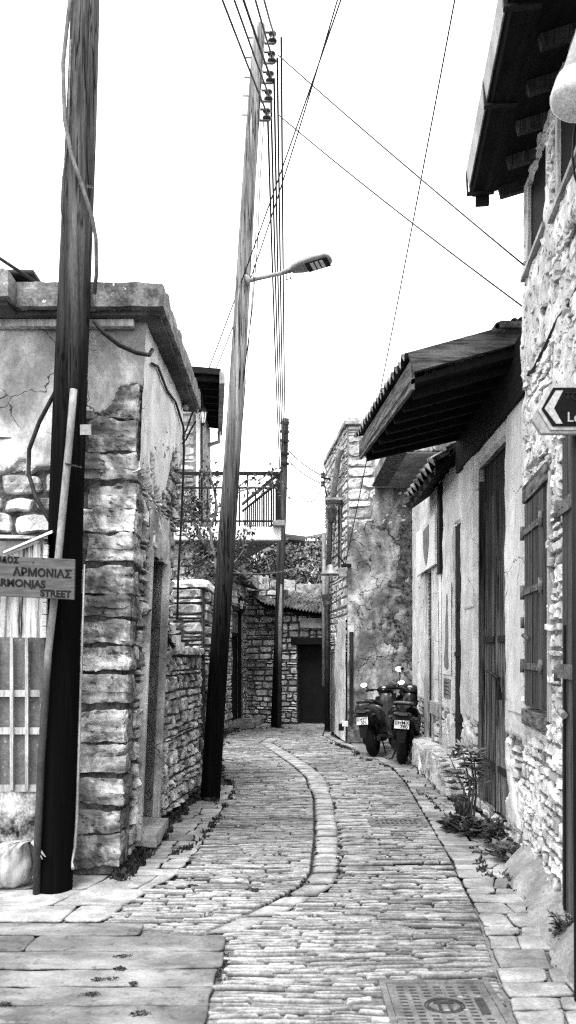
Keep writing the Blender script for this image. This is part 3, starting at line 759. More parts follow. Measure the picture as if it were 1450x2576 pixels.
# ------------------------------------------------------------ terrace house with balcony, left door
h4 = thing('terrace_house', 'low stone house with railed balcony and dark doorway on the left bend', 'house', (-1.3, 15, 0))
S4 = Surf((-1.64, 13.3), (-.96, 17.8), 0, (0, 15, 0)); LS4 = S4.L; U4 = lambda d: (d-13.3)/4.5*LS4
DH = (U4(16.25), U4(17.4), .1, 2.55)
b = MB(); b.mi = 1
for (a, c, e, f) in ((0, DH[0], 0, 3.3), (DH[0], DH[1], 2.55, 3.3), (DH[1], LS4, 0, 3.3)): S4.back(b, a, c, e, f, .4)
b.mi = 0; courses(b, S4, 0, LS4, .02, 3.3, (.09, .18), (.12, .35), (.015, .035), holes=[DH], tone=(.75, 1.1), res=.07)
b.build('wall', [M['stone_light'], M['mortar_light']], h4)
S4f = Surf((-3.8, 13.3), (-1.64, 13.3)); b = MB(); b.mi = 1; S4f.back(b, 0, 2.16, 0, 3.45, .3); b.mi = 0
courses(b, S4f, 0, 2.16, 1.6, 3.45, (.08, .16), (.14, .4), (.015, .035), tone=(.8, 1.3), res=.07)
b.build('front_wall', [M['stone'], M['mortar']], h4)
b = MB(); S4w = Surf((-2.3, 13.2), (-1.86, 13.2)); S4w.back(b, 0, .3, 2.2, 3.4, .05, .03); b.build('white_panel', M['plaster_white'], h4)
b = MB(); pts = [(-2.3, 13.0), (-.11, 13.0), (-.90, 15.8), (-2.3, 15.8)]
b.prism([(x, y, 3.47) for x, y in pts], (0, 0, .23)); b.build('balcony_slab', M['white_paint'], h4, bevel=.02)
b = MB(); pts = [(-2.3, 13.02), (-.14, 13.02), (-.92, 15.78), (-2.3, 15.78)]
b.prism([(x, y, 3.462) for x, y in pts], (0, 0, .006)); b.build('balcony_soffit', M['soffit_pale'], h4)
rl = MB(); zr0, zr1 = 3.74, 4.6
rl.bar((-2.4, 13.04, zr1), (-.14, 13.04, zr1), .06, .055); rl.bar((-2.4, 13.04, zr0+.06), (-.14, 13.04, zr0+.06), .03, .03); rl.bar((-2.4, 13.04, zr1-.24), (-.14, 13.04, zr1-.24), .03, .028)
for k in range(17): x = -2.3 + k*.135; rl.bar((x, 13.04, zr0-.03), (x, 13.04, zr1-.24 if k % 3 else zr1), .026, .026)
rl.bar((-.16, 13.06, 3.6), (-.16, 13.06, zr1+.02), .07, .07)
A_, B_ = Vector((-.16, 13.06, 0)), Vector((-.93, 15.75, 0))
for z, wz in ((zr1, .05), (zr0+.06, .02), (zr1-.14, .03)): rl.bar(A_+Vector((0, 0, z)), B_+Vector((0, 0, z)), .04, wz)
for k in range(1, 17): q = A_.lerp(B_, k/17); rl.bar(q+Vector((0, 0, zr0-.03)), q+Vector((0, 0, zr1-.14)), .026, .026)
for k in range(1, 6):
    q = Vector((-2.3+.36*k, 13.03, 4.28)); rl.tube([q+Vector((.05*math.cos(a*.6)*(1-a*.07), 0, .05*math.sin(a*.6)*(1-a*.07))) for a in range(12)], .005, 5)
rl.build('railing', M['black'], h4)
b = MB(); b.block(P(702, 1318, 13.0), (.2, .3, .09), .05, .01, .3); b.build('corner_tile', M['zinc'], h4)
# door roof beam and door
b = MB(); b.hexa([S4(U4(14.6), 3.30, .32), S4(U4(17.75), 3.0, .32), S4(U4(17.75), 3.1, -.1), S4(U4(14.6), 3.4, -.1), S4(U4(14.6), 3.52, .32), S4(U4(17.75), 3.22, .32), S4(U4(17.75), 3.32, -.1), S4(U4(14.6), 3.62, -.1)])
b.build('eave', M['concrete'], h4, bevel=.015)
b = MB()
for u in (DH[0]+.04, DH[1]-.04): b.bar(S4(u, .1, -.06), S4(u, 2.55, -.06), .08, .08, up=(1, 0, 0))
b.bar(S4(DH[0], 2.53, -.02), S4(DH[1], 2.53, -.02), .14, .1); b.bar(S4(DH[0], 1.98, -.07), S4(DH[1], 1.98, -.07), .06, .08)
fo = b.build('door_frame', M['timber_dark'], h4)
b = MB(); S4.back(b, DH[0]+.08, DH[1]-.08, .1, 1.95, .05, -.1); do = b.build('door', M['black'], h4)
b = MB(); S4.back(b, DH[0]+.12, DH[1]-.12, 2.02, 2.45, .03, -.1); b.build('transom_window', M['zinc'], h4)
b = MB()
for k in range(3): u = DH[0]+.3+k*.06; b.tube([S4(u, 1.1, -.08), S4(u+.02, 1.4, -.07), S4(u, 1.72, -.08)], .008, 5)
b.build('door_grille', M['zinc'], do)
b = MB(); b.block(S4(U4(16.9), .06, .2), (.55, 1.1, .12), .06, .01, .2, rot=-.15); b.build('doorstep', M['concrete_pale'], h4)

# ------------------------------------------------------------ end of the street: stone house with tiled roof and garage
h5 = thing('garage_house', 'low stone house with tiled roof and dark garage opening closing the street', 'house', (0, 17.2, 0))
SA = Surf((-.98, 17.85), (-.17, 17.25)); SB = Surf((-.17, 17.25), (1.0, 16.95)); UB = lambda x: (x+.17)/1.17*SB.L
b = MB(); b.mi = 1; SA.back(b, 0, SA.L, 0, 3.0, .3); SB.back(b, 0, UB(.21), 0, 2.6, .3); SB.back(b, UB(.21), SB.L+.4, 1.92, 2.6, .3); b.mi = 0
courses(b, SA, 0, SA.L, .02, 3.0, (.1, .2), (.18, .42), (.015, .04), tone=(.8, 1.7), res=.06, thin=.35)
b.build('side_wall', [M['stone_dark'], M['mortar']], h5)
b = MB(); b.mi = 1; SB.back(b, 0, UB(.21), 0, 2.55, .3, -.002); b.mi = 0
courses(b, SB, 0, SB.L+.3, .02, 2.5, (.1, .18), (.12, .26), (.015, .04), holes=[(UB(.21), 9, 0, 1.93)], tone=(.8, 1.2), res=.06, thin=.25)
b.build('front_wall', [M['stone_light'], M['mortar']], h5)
b = MB(); b.bar(SB(UB(.08), 1.84, .0), SB(SB.L+.4, 1.84, .0), .16, .16); b.build('lintel', M['timber_dark'], h5, bevel=.01)
b = MB(); b.hexa([SB(UB(.21), .02, -.2), SB(SB.L+.4, .02, -.2), SB(SB.L+.4, .02, -.25), SB(UB(.21), .02, -.25), SB(UB(.21), 1.8, -.2), SB(SB.L+.4, 1.8, -.2), SB(SB.L+.4, 1.8, -.25), SB(UB(.21), 1.8, -.25)]); b.build('garage_door', M['black'], h5)
b = MB(); b.bar(SB(UB(.30), 2.24, .12), SB(SB.L+.3, 2.20, .12), .12, .22); b.build('eave_beam', M['concrete_pale'], h5, bevel=.01)
def tile_roof(mb, a, b_, c, d_, nt_, rows_, amp=.035, step=.03):
    """barrel tiles between eave a-b and ridge d-c"""
    a, b_, c, d_ = map(Vector, (a, b_, c, d_)); n = (b_-a).cross(d_-a).normalized()
    if n.z < 0: n = -n
    sub = 6
    for r in range(rows_):
        rows = []
        for j in range(3):
            t = (r + [0, .02, 1.08][j])/rows_; h = [0, step, 0][j]; rr = []
            for i in range(nt_*sub+1):
                s = i/(nt_*sub); p = a.lerp(b_, s).lerp(d_.lerp(c, s), t)
                ph = (i % sub)/sub
                rr.append(p + n*(h + amp*math.sin(math.pi*2*ph) + .02*nz(s*nt_*.7, r*1.3, 3)))
            rows.append(rr)
        mb.smooth = True; mb.grid(rows); mb.smooth = False
b = MB(); tile_roof(b, (-.55, 16.95, 2.66), (1.1, 16.6, 2.36), (1.3, 18.0, 2.86), (-1.1, 18.2, 3.12), 24, 8, .022, .03)
b.build('tiled_roof', M['tile'], h5)
b = MB(); b.hexa([(-.5, 17.1, 2.56), (1.1, 16.75, 2.26), (1.2, 18, 2.75), (-.95, 18.2, 2.95), (-.5, 17.1, 2.6), (1.1, 16.75, 2.30), (1.2, 18, 2.79), (-.95, 18.2, 3.0)]); b.build('roof_boards', M['timber_dark'], h5)
gw2 = thing('back_wall', 'pale stone wall of big blocks above the tiled roof under the lemon tree', 'wall', (0, 18.4, 0))
b = MB(); b.shade = 1
for k in range(4): b.shade = rnd(.7, 1); b.block((-.75+k*.62, 18.4, 3.2-.1*k), (.6, .3, .4), .06, .02, .2, seed=k)
b.box(-1.6, 2, 18.45, 18.7, 0, 2.9)
b.build('masonry', M['stone'], gw2)

# ------------------------------------------------------------ lemon tree
def leaves(mb, c, rad, n, size, squash=(1, 1, 1), shell=.5):
    c = Vector(c)
    for _ in range(n):
        dv = Vector((random.gauss(0, 1), random.gauss(0, 1), random.gauss(0, 1))).normalized()
        q = c + Vector((dv.x*squash[0], dv.y*squash[1], dv.z*squash[2]))*rad*(shell + (1-shell)*random.random())**.8
        ax = (dv + Vector((rnd(-1, 1), rnd(-1, 1), rnd(-1, .6)))*.9).normalized()
        sd2 = ax.cross(Vector((rnd(-1, 1), rnd(-1, 1), rnd(-1, 1)))).normalized(); nn = ax.cross(sd2)
        L = size*rnd(.6, 1.3); W = L*rnd(.2, .32)
        mb.shade = rnd(.45, 1.7)
        mb.poly([q, q+ax*L*.5+sd2*W+nn*L*.08, q+ax*L]); mb.poly([q, q+ax*L, q+ax*L*.5-sd2*W+nn*L*.08])
lt = thing('lemon_tree', 'bushy dark lemon tree with pale fruit behind the tiled roof', 'tree', (.1, 20, 0))
b = MB()
b.tube([(.1, 20, 0), (.15, 20, 1.2), (.0, 20, 2.2)], [.12, .1, .09], 8)
for k in range(7):
    a = rnd(0, 6.28); b.tube([(.0, 20, 2.0), (.5*math.cos(a), 20+.4*math.sin(a), 2.9), (1.0*math.cos(a), 20+.7*math.sin(a), 3.9)], [.06, .04, .015], 6)
b.build('trunk', M['bark'], lt)
b = MB(); cl = []
for k in range(135):
    x = rnd(-1.5, 1.25) if k < 90 else rnd(-1.6, -.2); z = rnd(2.5, 4.35 if x > -.2 else 4.1); y = 20 + rnd(-.6, .9)
    r_ = rnd(.22, .42)
    if z + r_ > 4.75: continue
    cl.append((x, y, z, r_)); leaves(b, (x, y, z), r_, 95, .12)
b.build('crown', M['leaf'], lt)
for (x, y) in [(620, 1400), (650, 1385), (722, 1495), (770, 1498), (745, 1492), (752, 1500), (640, 1402), (779, 1470), (660, 1398)]:
    q = P(x*1., y, 19.2); b = MB(); b.lathe(q, (rnd(-.3, .3), 0, 1), [(0, -.055), (.02, -.045), (.04, 0), (.02, .045), (0, .058)], 8); b.build('lemon', M['lemon'], lt)

# far roofs and antenna
fh = thing('distant_house', 'distant tiled roof top above the lemon tree', 'house', (1.2, 32, 0))
b = MB(); b.box(-.2, 3.4, 32, 37, 0, 6.2); b.build('wall', M['plaster'], fh)
b = MB(); tile_roof(b, (.6, 31.7, 6.25), (3.6, 31.7, 6.25), (3.4, 34.5, 6.9), (1.9, 34.5, 6.9), 14, 6, .05); b.build('roof', M['tile'], fh)
fh = thing('distant_house', 'dark low roof left of the distant tiled roof beside the far pole', 'house', (0, 28, 0))
b = MB(); b.box(-1.0, .3, 28, 31, 0, 5.4); b.build('wall', M['plaster_dirty'], fh)
b = MB(); b.hexa([(-1.2, 27.6, 5.75), (.62, 27.6, 5.55), (.62, 31, 5.55), (-1.2, 31, 5.75), (-1.2, 27.6, 5.95), (.62, 27.6, 5.72), (.62, 31, 5.72), (-1.2, 31, 5.95)]); b.build('roof', M['timber'], fh)
t = thing('tv_antenna', 'thin television antenna on a mast above the distant roofs', 'antenna', (1.2, 31, 6.2))
b = MB(); q = P(801, 1265, 31); b.tube([P(801, 1345, 31), q], .02, 6); b.build('mast', M['zinc'], t)
b = MB(); q = P(801, 1275, 31); b.tube([q+Vector((-.8, 0, .05)), q+Vector((.05, 0, 0))], .014, 5)
for k in range(5): b.tube([q+Vector((-.5+k*.1, -.1, -.2)), q+Vector((-.35+k*.1, .1, .22))], .008, 4)
b.build('elements', M['zinc'], t)

# ------------------------------------------------------------ RIGHT: corner house with cracked plaster
h6 = thing('corner_house', 'tall corner house with cracked mouldy plaster and drainpipes behind the scooters', 'house', (1.4, 13.6, 0))
ZR = 5.68
SC = Surf((1.045, 13.6), (2.8, 13.5)); SDs = Surf((1.045, 13.6), (.80, 16.6), 0, (0, 15, 0))
b = MB(); b.mi = 1; SC.back(b, 0, 1.75, 0, ZR-.1, .4); SDs.back(b, 0, SDs.L, 0, ZR-.05, .4); b.mi = 0
def skA(u, v): return v < 3.6 and not (u < .35 and v > 2.9)
courses(b, SC, 0, 1.75, .05, ZR-.1, (.12, .24), (.2, .5), (.015, .04), tone=(.7, 1.2), res=.035, skip=skA)
courses(b, SDs, 0, SDs.L, 1.6, ZR-.05, (.1, .18), (.12, .3), (.015, .03), holes=[(.55, .95, 2.95, 4.55)], tone=(.85, 1.15), res=.07)
b.build('wall', [M['stone_light'], M['mortar_light']], h6)
b = MB()
def m4(u, v):
    return .65 - max(0, v-3.6)*.5 + .6*nz(u*2.0, v*1.4, 6) + .25*nz(u*6, v*5, 8) - (.5 if (v > 3.9 and u < .45) else 0) - (.35 if (v < .55) else 0)*(.6+nz(u*5, v*5, 1))
plaster(b, SC, 0, 1.72, .02, ZR-.2, m4, .04, .03); b.build('plaster', M['plaster_dirty'], h6)
b = MB()
def m5(u, v): return -.33 + (u-.35)*.8 + .55*nz(u*2.5, v*1.3, 16) + .4*nz(u*8, v*7, 18) - abs(v-2.2)*.09
plaster(b, SC, .3, 1.72, .02, 3.9, m5, .048, .025, .012); b.build('mould_crust', M['moss'], h6)
b = MB()
def m6(u, v): return .4 + .3*nz(u*3, v*2, 26) - max(0, v-1.95)*2 - max(0, u-.9)*.9
plaster(b, SDs, 0, 2.4, .02, 2.4, m6, .035, .03); b.build('smooth_plaster', M['plaster_white'], h6)
b = MB(); b.block((1.9, 13.75, ZR-.06), (1.8, .55, .1), .06, .015, .2)
b.hexa([SDs(-.02, ZR-.08, .05), SDs(SDs.L, ZR-.08, .05), SDs(SDs.L, ZR-.08, -.4), SDs(-.02, ZR-.08, -.4), SDs(-.02, ZR, .05), SDs(SDs.L, ZR, .05), SDs(SDs.L, ZR, -.4), SDs(-.02, ZR, -.4)])
b.build('coping', M['stone_dark'], h6)
b = MB(); SDs.back(b, .57, .93, 3.0, 4.5, .05, -.12); wn = b.build('window', M['glass_dark'], h6)
b = MB()
for u in (.56, .94): b.bar(SDs(u, 3.0, .0), SDs(u, 4.5, .0), .05, .06, up=(1, 0, 0))
b.build('window_frame', M['wood_mid'], wn)
# concrete canopy slab between the houses
b = MB(); b.hexa([(1.46, 11.1, 4.47), (2.7, 11.1, 4.47), (2.7, 13.52, 4.47), (1.50, 13.52, 4.47), (1.46, 11.1, 4.74), (2.7, 11.1, 4.74), (2.7, 13.52, 4.74), (1.50, 13.52, 4.74)])
b.build('concrete_canopy', M['plaster_dirty'], h6, bevel=.02)
b = MB(); b.box(1.52, 2.7, 11.13, 13.5, 4.455, 4.466); b.build('canopy_soffit', M['concrete_pale'], h6)
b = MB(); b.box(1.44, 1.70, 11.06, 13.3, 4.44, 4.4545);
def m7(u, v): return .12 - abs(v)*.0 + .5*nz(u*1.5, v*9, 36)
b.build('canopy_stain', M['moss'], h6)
# pipes, hoppers, timber strip, tile ledge
b = MB(); q = SDs(1.15, 0, .1)
b.tube([SDs(.25, 5.25, .08), SDs(.45, 5.1, .10), SDs(.85, 4.75, .1), SDs(1.1, 4.5, .1), SDs(1.5, 4.2, .1), SDs(1.75, 3.3, .1)], .055, 10)
b.tube([SDs(1.75, 3.5, .1), SDs(1.95, 2.9, .1), SDs(1.95, .1, .1)], .05, 10)
b.tube([SDs(2.3, 4.0, .12), SDs(2.3, .9, .12)], .045, 10)
b.build('drainpipe', M['zinc'], h6)
b = MB()
for (u, v) in ((1.35, 4.35), (2.0, 2.75)):
    b = MB(); b.hexa([SDs(u-.06, v-.25, .16), SDs(u+.06, v-.25, .16), SDs(u+.06, v-.25, .03), SDs(u-.06, v-.25, .03), SDs(u-.14, v, .2), SDs(u+.14, v, .2), SDs(u+.14, v, .0), SDs(u-.14, v, .0)]); b.build('rain_hopper', M['rust'], h6)
b = MB(); b.tube([SDs(1.95, 2.55, .1), SDs(1.95, .03, .1)], .056, 10); b.build('iron_pipe', M['dark_metal'], h6)
b = MB(); SC.back(b, .03, .10, .35, 1.95, .03, .075); b.build('timber_strip', M['wood_dark'], h6)
b = MB(); b.block(P(840, 1261, 14.2), (.3, .5, .05), .06, .02, .3); b.build('ledge_tile', M['stone_dark'], h6)

t = thing('wall_lamp', 'swan neck wall lamp with shallow metal shade on the corner house', 'wall lamp', P(832, 1440, 13.9))
c = P(832, 1440, 13.5)
b = MB(); b.lathe(c, (0, 0, 1), [(.0, .14), (.05, .13), (.055, .07), (.17, -.02), (.18, -.045), (.165, -.04), (.0, .02)], 20); b.build('lamp_shade', M['zinc'], t)
b = MB(); b.tube([c+Vector((.0, 0, .12))] + [c+Vector((.10-.10*math.cos(a), .02, .14+.16*math.sin(a))) for a in (.3, .9, 1.57, 2.1)] + [c+Vector((.24, .05, .16)), c+Vector((.30, .08, .12))], .014, 7); b.build('arm', M['dark_metal'], t)
b = MB(); b.box(c.x-.03, c.x+.03, c.y-.03, c.y+.03, c.z-.08, c.z-.02); b.build('bulb_holder', M['glass_pale'], t)
t = thing('junction_box', 'grey box under a black bracket next to the swan neck lamp', 'electrical box', P(862, 1437, 13.4))
b = MB(); b.box(*(lambda q: (q.x-.08, q.x+.07, q.y, q.y+.12, q.z-.09, q.z+.07))(P(863, 1438, 13.4))); b.build('box_body', M['zinc'], t, bevel=.01)
b = MB(); b.box(*(lambda q: (q.x-.04, q.x+.13, q.y+.03, q.y+.17, q.z, q.z+.05))(P(866, 1425, 13.4))); b.build('bracket', M['black'], t)
t = thing('junction_box', 'small white box low on the corner house beside the left scooter', 'electrical box', P(869, 1822, 13.4))
b = MB(); b.box(*(lambda q: (q.x-.05, q.x+.05, q.y, q.y+.1, q.z-.045, q.z+.05))(P(869, 1822, 13.42))); b.build('box_body', M['white_paint'], t, bevel=.012)
b = MB(); b.box(*(lambda q: (q.x-.06, q.x+.03, q.y+.07, q.y+.14, q.z-.12, q.z+.0))(P(862, 1822, 13.42))); b.build('back_plate', M['black'], t)
t = thing('line_bracket', 'iron wall bracket with two dark insulators high on the corner house', 'insulator bracket', P(815, 1200, 14.6))
b = MB(); b.tube([P(830, 1205, 14.8), P(815, 1203, 14.6)], .02, 6); b.tube([P(814, 1185, 14.6), P(817, 1225, 14.6), P(826, 1262, 14.6)], .012, 6); b.build('iron_arm', M['dark_metal'], t)
for y in (1196, 1217):
    b = MB(); b.lathe(P(813, y, 14.55), (0, 0, 1), [(0, -.05), (.04, -.05), (.045, -.02), (.025, 0), (.045, .02), (.04, .05), (0, .05)], 10); b.build('insulator', M['porcelain'], t)

# ------------------------------------------------------------ RIGHT: row building with big door under the timber porch roof
h7 = thing('workshop_building', 'long low building with whitewashed pilasters, old doors and a dark timber porch roof', 'building', (1.95, 8, 0))
W7 = lambda d: 1.87 + .0234*(d-5.78)
S7 = Surf((W7(5.78), 5.78), (W7(12.4), 12.4), 0, (0, 8, 0)); L7 = S7.L; U = lambda d: (d-5.78)/6.62*L7
HO = [(U(6.64), U(7.8), .1, 3.45), (U(8.54), U(8.97), .45, 3.05), (U(9.85), U(10.2), .95, 2.6), (U(10.42), U(11.0), .4, 2.72)]
b = MB(); b.mi = 1
def seg(a, c, e, f): S7.back(b, a, c, e, f, .35)
seg(0, HO[0][0], 0, 4.1); seg(HO[0][0], HO[0][1], 3.45, 4.1); seg(HO[0][1], HO[1][0], 0, 4.1); seg(HO[1][0], HO[1][1], 3.05, 3.8); seg(HO[1][0], HO[1][1], 0, .45)
seg(HO[1][1], HO[2][0], 0, 3.8); seg(HO[2][0], HO[2][1], 2.6, 3.8); seg(HO[2][0], HO[2][1], 0, .95); seg(HO[2][1], HO[3][0], 0, 3.8); seg(HO[3][0], HO[3][1], 2.72, 3.8); seg(HO[3][0], HO[3][1], 0, .4); seg(HO[3][1], L7, 0, 3.8)
b.mi = 0; courses(b, S7, 0, L7, .02, 3.2, (.08, .16), (.12, .3), (.01, .03), holes=HO, tone=(.9, 1.2), res=.06)
b.build('wall', [M['stone_light'], M['mortar_light']], h7)
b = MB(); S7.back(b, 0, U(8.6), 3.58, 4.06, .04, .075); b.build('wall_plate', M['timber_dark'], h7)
b = MB()
def m8(u, v):
    k = .5 + .5*nz(u*2.2, v*1.1, 41) + .25*nz(u*8, v*6, 43)
    if v < .9: k -= .6
    if U(9.7) < u < U(10.3) and v < .8: k -= .5
    return k
plaster(b, S7, 0, L7, .05, 4.0, m8, .035, .028, holes=HO); b.build('plaster', M['plaster_white'], h7)
# flaking pilaster slabs
b = MB(); S7.back(b, U(7.84), U(8.30), 2.05, 4.0, .04, .055); b.build('pilaster', M['plaster_white'], h7, bevel=.02)
b = MB(); S7.back(b, U(5.9), U(6.52), 1.1, 4.0, .03, .045); b.build('pilaster', M['plaster_white'], h7, bevel=.02)
# big double door
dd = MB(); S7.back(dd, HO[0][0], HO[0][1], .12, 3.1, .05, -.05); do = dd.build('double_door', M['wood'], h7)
b = MB(); S7.back(b, U(7.18), U(7.23), .12, 3.1, .03, -.025)
S7.back(b, U(6.64), U(6.67), .12, 3.3, .1, -.01); S7.back(b, U(7.74), U(7.8), .12, 3.3, .1, -.0); b.build('cover_strip', M['wood'], do)
b = MB()
for z in (1.72, .52): S7.back(b, U(6.72), U(7.15), z-.03, z+.03, .02, -.028); S7.back(b, U(7.28), U(7.70), z-.03, z+.03, .02, -.028)
b.build('strap', M['dark_metal'], do)
b = MB(); b.tube([S7(U(7.42), 1.42, -.0), S7(U(6.98), 1.36, -.0)], .016, 8); b.tube([S7(U(7.0), 1.36, -.0), S7(U(6.98), 1.22, -.01)], .012, 6); b.box(*(lambda q: (q.x-.02, q.x+.02, q.y-.035, q.y+.035, q.z-.07, q.z))(S7(U(6.98), 1.24, .0)))
b.build('bolt', M['dark_metal'], do)
b = MB(); S7.back(b, HO[0][0], HO[0][1], 3.1, 3.45, .05, -.06); b.build('overdoor_panel', M['wood_dark'], h7)
# second dark door
b = MB(); S7.back(b, HO[1][0], HO[1][1], .45, 3.05, .05, .01); do = b.build('door', M['wood_dark'], h7)
b = MB(); S7.back(b, HO[1][0]+.02, HO[1][1]-.02, 1.55, 1.6, .02, .025); S7.back(b, HO[1][0]+.02, HO[1][1]-.02, .8, .84, .02, .025); b.tube([S7(U(8.8), 2.15, .03), S7(U(8.62), 2.05, .05)], .012, 6); b.build('strap', M['dark_metal'], do)
# louvre window door with pale posts
b = MB(); S7.back(b, HO[3][0], HO[3][1], .4, 1.8, .05, -.02); do = b.build('door', M['wood_dark'], h7)
b = MB(); z = 1.85
while z < 2.7: b.hexa([S7(HO[3][0], z, -.0), S7(HO[3][1], z, -.0), S7(HO[3][1], z+.03, -.05), S7(HO[3][0], z+.03, -.05), S7(HO[3][0], z+.012, -.0), S7(HO[3][1], z+.012, -.0), S7(HO[3][1], z+.042, -.05), S7(HO[3][0], z+.042, -.05)]); z += .055
b.build('louvre', M['wood_mid'], h7)
b = MB()
for d in (10.38, 11.05, 9.82): S7.back(b, U(d)-.05, U(d)+.05, .4 if d > 10 else .9, 2.75, .08, .05)
S7.back(b, U(9.75), U(10.4), .78, .95, .15, .08); b.build('window_post', M['frame_pale'], h7, bevel=.008)
b = MB(); S7.back(b, HO[2][0], HO[2][1], .95, 2.6, .04, -.03); b.build('window_board', M['plaster_white'], h7)
b = MB(); S7.back(b, U(9.66), U(9.82), 2.58, 3.7, .1, .075); b.build('dark_post', M['black'], h7)
b = MB(); b.tube([S7(U(9.72), 2.6, .05), S7(U(9.72), .5, .05)], .014, 6); b.build('thin_pipe', M['white_paint'], h7)
# raised stone ledge in front of the wall
b = MB(); d = 8.35
while d < 11.4:
    L = rnd(.4, .8); b.shade = rnd(.8, 1.15); b.block((W7(d)-.06, d+L/2, .2), (.32, L-.015, .38), .05, .03, .25, seed=d); d += L
b.build('stone_ledge', M['stone_light'], h7)
# shield board above the posts, facing down the street
sb = thing('shield_board', 'pale board with a plain grey pointed shield above the louvred door', 'sign board', S7(U(10.6), 2.75, .08))
b = MB(); S7.back(b, U(9.86), U(11.5), 2.72, 3.36, .03, .10); b.build('board', M['poster'], sb)
b = MB(); uc, hw = U(10.55), .24
b.prism([S7(uc+hw*a, z, .103) for a, z in ((-1, 3.30), (1, 3.28), (1, 3.05), (.7, 2.92), (.35, 2.83), (0, 2.77), (-.35, 2.83), (-.7, 2.92), (-1, 3.05))], S7.n*.004); b.build('shield', M['poster_grey'], sb)
ps = thing('poster', 'torn pale poster with a grey figure on the wall between the two dark doors', 'poster', S7(U(9.3), 1.9, .06))
b = MB(); S7.back(b, U(9.02), U(9.60), 1.33, 2.42, .006, .05); b.build('paper', M['poster'], ps)
b = MB(); uc = U(9.27)
b.prism([S7(uc+x, z, .051) for x, z in ((-.02, 2.3), (.03, 2.28), (.05, 2.18), (.03, 2.1), (.09, 2.0), (.10, 1.8), (.13, 1.65), (.2, 1.52), (.16, 1.42), (.0, 1.38), (-.12, 1.42), (-.08, 1.6), (-.1, 1.8), (-.07, 2.0), (-.03, 2.1), (-.05, 2.2))], S7.n*.003); b.build('printed_figure', M['poster_grey'], ps)
t = thing('notice_plate', 'small grey notice plate under the torn poster', 'plate', S7(U(9.3), 1.2, .05))
b = MB(); S7.back(b, U(9.1), U(9.5), 1.05, 1.28, .01, .05); b.build('plate', M['zinc'], t)
b = MB()
for k in range(4): S7.back(b, U(9.16), U(9.44), 1.09+k*.045, 1.1+k*.045, .002, .0525)
b.build('lines', M['dark_metal'], t)
# porch roof
E1, E2 = Vector((.985, 6.2, 0)), Vector((.79, 8.62, 0)); I1, I2 = Vector((1.95, 6.2, 0)), Vector((1.98, 8.62, 0))
def zz(v, z): return Vector((v.x, v.y, z))
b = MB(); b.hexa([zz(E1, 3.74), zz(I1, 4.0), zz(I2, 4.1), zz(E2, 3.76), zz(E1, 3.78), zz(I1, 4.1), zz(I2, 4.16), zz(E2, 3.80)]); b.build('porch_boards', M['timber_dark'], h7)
b = MB()
for k in range(7): t_ = (k+.5)/7; a, c = E1.lerp(E2, t_), I1.lerp(I2, t_); b.bar(zz(a, 3.72)+Vector((.05, 0, 0)), zz(c, 3.98), .06, .08); b.build('rafter', M['timber_dark'], h7); b = MB()
b = MB(); b.hexa([zz(E1, 3.70), zz(E1, 3.70)+Vector((.03, 0, 0)), zz(E2, 3.74)+Vector((.03, 0, 0)), zz(E2, 3.74), zz(E1, 3.94), zz(E1, 3.94)+Vector((.03, 0, 0)), zz(E2, 3.93)+Vector((.03, 0, 0)), zz(E2, 3.93)])
b.build('fascia_board', M['timber_v'], h7)
b = MB(); b.bar(Vector((.98, 6.17, 3.90)), Vector((1.93, 6.17, 4.16)), .05, .16); b.build('gable_beam', M['timber'], h7)
b = MB(); tile_roof(b, zz(E2, 3.97)-Vector((.05, 0, 0)), zz(E1, 3.97)-Vector((.05, -.02, 0)), zz(I1, 4.22)-Vector((0, .1, 0)), zz(I2, 4.22), 18, 4, .035, .02)
b.build('porch_tiles', M['tile'], h7)
b = MB()
for k in range(5):
    x = 1.66 + k*.062; b.lathe((x, 6.10+.02*(k % 2), 4.165+k*.016), (0, 1, .03), [(.022, .02), (.034, 0), (.036, .3), (.03, .3)], 10)
b.block((1.82, 6.35, 4.18), (.30, .5, .05), .05, .012, .3)
b.build('verge_tiles', M['tile'], h7)
# small tile canopy further on
c1, c2 = 8.7, 10.7
b = MB(); tile_roof(b, (1.64, c2, 3.70), (1.64, c1, 3.74), (1.94, c1, 3.98), (2.0, c2, 3.94), 8, 2, .055, .04); b.build('canopy_tiles', M['tile'], h7)
b = MB(); b.hexa([(1.66, c1+.03, 3.60), (1.94, c1+.03, 3.82), (2.0, c2, 3.78), (1.66, c2, 3.54), (1.66, c1+.03, 3.68), (1.94, c1+.03, 3.9), (2.0, c2, 3.86), (1.66, c2, 3.62)])
b.build('canopy_boards', M['timber_dark'], h7)
for k in range(6): y = c1+.15+k*.35; b = MB(); b.bar((1.62, y, 3.60), (1.98, y, 3.80), .05, .06); b.build('canopy_rafter', M['timber_dark'], h7)

